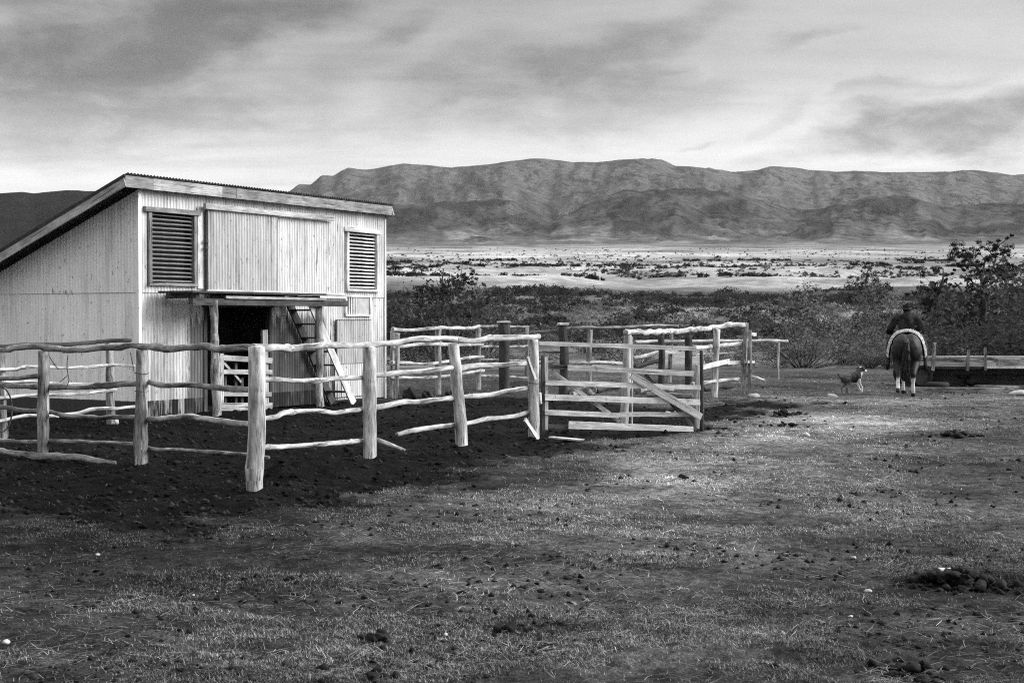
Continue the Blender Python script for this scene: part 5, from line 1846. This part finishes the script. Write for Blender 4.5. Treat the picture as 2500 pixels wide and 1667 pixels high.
# ------------------------------------------------------------------ grass and straw on the trodden ground
def blades(n, name, lab, flat, length, width, tint, seed, dmin=5.6, dmax=44, mudcut=.85, pw=1.0):
    rg = np.random.default_rng(seed)
    u = rg.random(n)
    Y = 1.0 / (1 / dmin + u ** pw * (1 / dmax - 1 / dmin))
    X = (rg.random(n) * 2 - 1) * (.40 * Y + .8)
    keep = np.ones(n, bool)
    md = mud_mask(X, Y)
    keep &= rg.random(n) > md * mudcut
    den = fbm(X * 1.4, Y * 1.4, 3, seed + 3)
    keep &= rg.random(n) < .06 + .94 * sstep(.44, .60, den)
    X, Y, md = X[keep], Y[keep], md[keep]
    m = len(X)
    Z = near_z(X, Y)
    al = near_albedo(X, Y) * (1 - md) + .03 * md
    k = Y / 7.0
    L = length * (.5 + rg.random(m)) * k ** .35
    W = width * (.6 + .8 * rg.random(m)) * k ** .75
    az = rg.random(m) * 6.283
    el = rg.random(m) * (0.16 if flat else 1.15)
    d = np.stack([np.cos(az) * np.cos(el), np.sin(az) * np.cos(el), np.sin(el)], 1)
    sd = np.stack([-np.sin(az), np.cos(az), np.zeros(m)], 1)
    P = np.stack([X, Y, Z + (.008 + .012 * rg.random(m) if flat else 0)], 1)
    if flat:
        bend = rg.normal(size=(m, 1)) * .05
        Q = P + d * L[:, None] * .5 + sd * bend * L[:, None]
        E = P + d * L[:, None]
        V = np.stack([P - sd * W[:, None] / 2, P + sd * W[:, None] / 2, Q + sd * W[:, None] / 2 + np.array([0, 0, .002]), Q - sd * W[:, None] / 2 + np.array([0, 0, .002]), E], 1).reshape(-1, 3)
        b = np.arange(m)[:, None] * 5
        T = np.concatenate([b + np.array([[0, 1, 2]]), b + np.array([[0, 2, 3]]), b + np.array([[3, 2, 4]])])
        rep = 5
    else:
        V = np.stack([P - sd * W[:, None] / 2, P + sd * W[:, None] / 2, P + d * L[:, None]], 1).reshape(-1, 3)
        T = np.arange(m * 3).reshape(-1, 3)
        rep = 3
    t = (al / .075) ** .8 * (tint[0] + (tint[1] - tint[0]) * rg.random(m) ** 2)
    o = obj(name, fast_mesh(name, V, T, M['grass'], np.repeat(t, rep)))
    return tag(o, lab, 'grass', kind='stuff')


blades(900000, 'grass', 'short trodden grass covering the open foreground', False, .018, .0042, (.03, .40), 601, mudcut=.94)
blades(22000, 'straw', 'loose pale straw lying over the trodden grass', True, .10, .0026, (.12, .50), 602, mudcut=.95)

def clods(n, name, lab, seed, inside, tint, size):
    rg = np.random.default_rng(seed)
    Y = 1.0 / (1 / 6.0 + rg.random(n) * (1 / 40 - 1 / 6.0))
    X = (rg.random(n) * 2 - 1) * (.40 * Y + .8)
    md = mud_mask(X, Y)
    keep = rg.random(n) < (md if inside else (1 - md) * sstep(.42, .62, fbm(X * .9, Y * .9, 3, seed)))
    X, Y = X[keep], Y[keep]
    m = len(X)
    s = size * (.35 + rg.random(m) ** 2 * 1.3) * (Y / 9) ** .4
    base = np.array([[1, 0, 0], [0, 1, 0], [-1, 0, 0], [0, -1, 0], [0, 0, .75], [0, 0, -.5]], float)
    V = base[None] * s[:, None, None] * (1 + .7 * (rg.random((m, 6, 3)) - .5)) + rg.normal(size=(m, 6, 3)) * s[:, None, None] * .16
    a = rg.random(m) * 6.28
    ca, sa = np.cos(a)[:, None], np.sin(a)[:, None]
    V = np.stack([V[..., 0] * ca - V[..., 1] * sa, V[..., 0] * sa + V[..., 1] * ca, V[..., 2]], -1)
    V = V + np.stack([X, Y, near_z(X, Y) + s * .15], 1)[:, None, :]
    F = np.array([[0, 1, 4], [1, 2, 4], [2, 3, 4], [3, 0, 4], [1, 0, 5], [2, 1, 5], [3, 2, 5], [0, 3, 5]])
    T = (np.arange(m)[:, None, None] * 6 + F[None]).reshape(-1, 3)
    t = np.repeat(tint[0] + (tint[1] - tint[0]) * rg.random(m) ** 2, 6)
    return tag(obj(name, fast_mesh(name, V.reshape(-1, 3), T, M['clod'], t)), lab, 'clods', kind='stuff')


M['clod'] = attr_mat('clods', 0.95, 0.05)
clods(26000, 'mud_clods', 'trampled clods of dark mud inside and before the fence', 701, True, (.006, .035), .022)
clods(8000, 'dry_clods', 'small dark crumbs of earth and dung in the trodden grass', 702, False, (.010, .04), .017)

# ------------------------------------------------------------------ thin haze over the whole country
hz = MB().box((-12500, -12500, -60), (12500, 12500, 1150))
hme = mesh_data('haze', hz.v, hz.f)
hm = bpy.data.materials.new('haze')
hm.use_nodes = True
hm.node_tree.nodes.clear()
pv = hm.node_tree.nodes.new('ShaderNodeVolumePrincipled')
pv.inputs['Color'].default_value = (.9, .9, .9, 1)
pv.inputs['Density'].default_value = 1.9e-5
ho = hm.node_tree.nodes.new('ShaderNodeOutputMaterial')
hm.node_tree.links.new(pv.outputs[0], ho.inputs['Volume'])
hme.materials.append(hm)
tag(obj('haze', hme), 'thin pale haze lying over the plain and the hills', 'haze', kind='stuff')
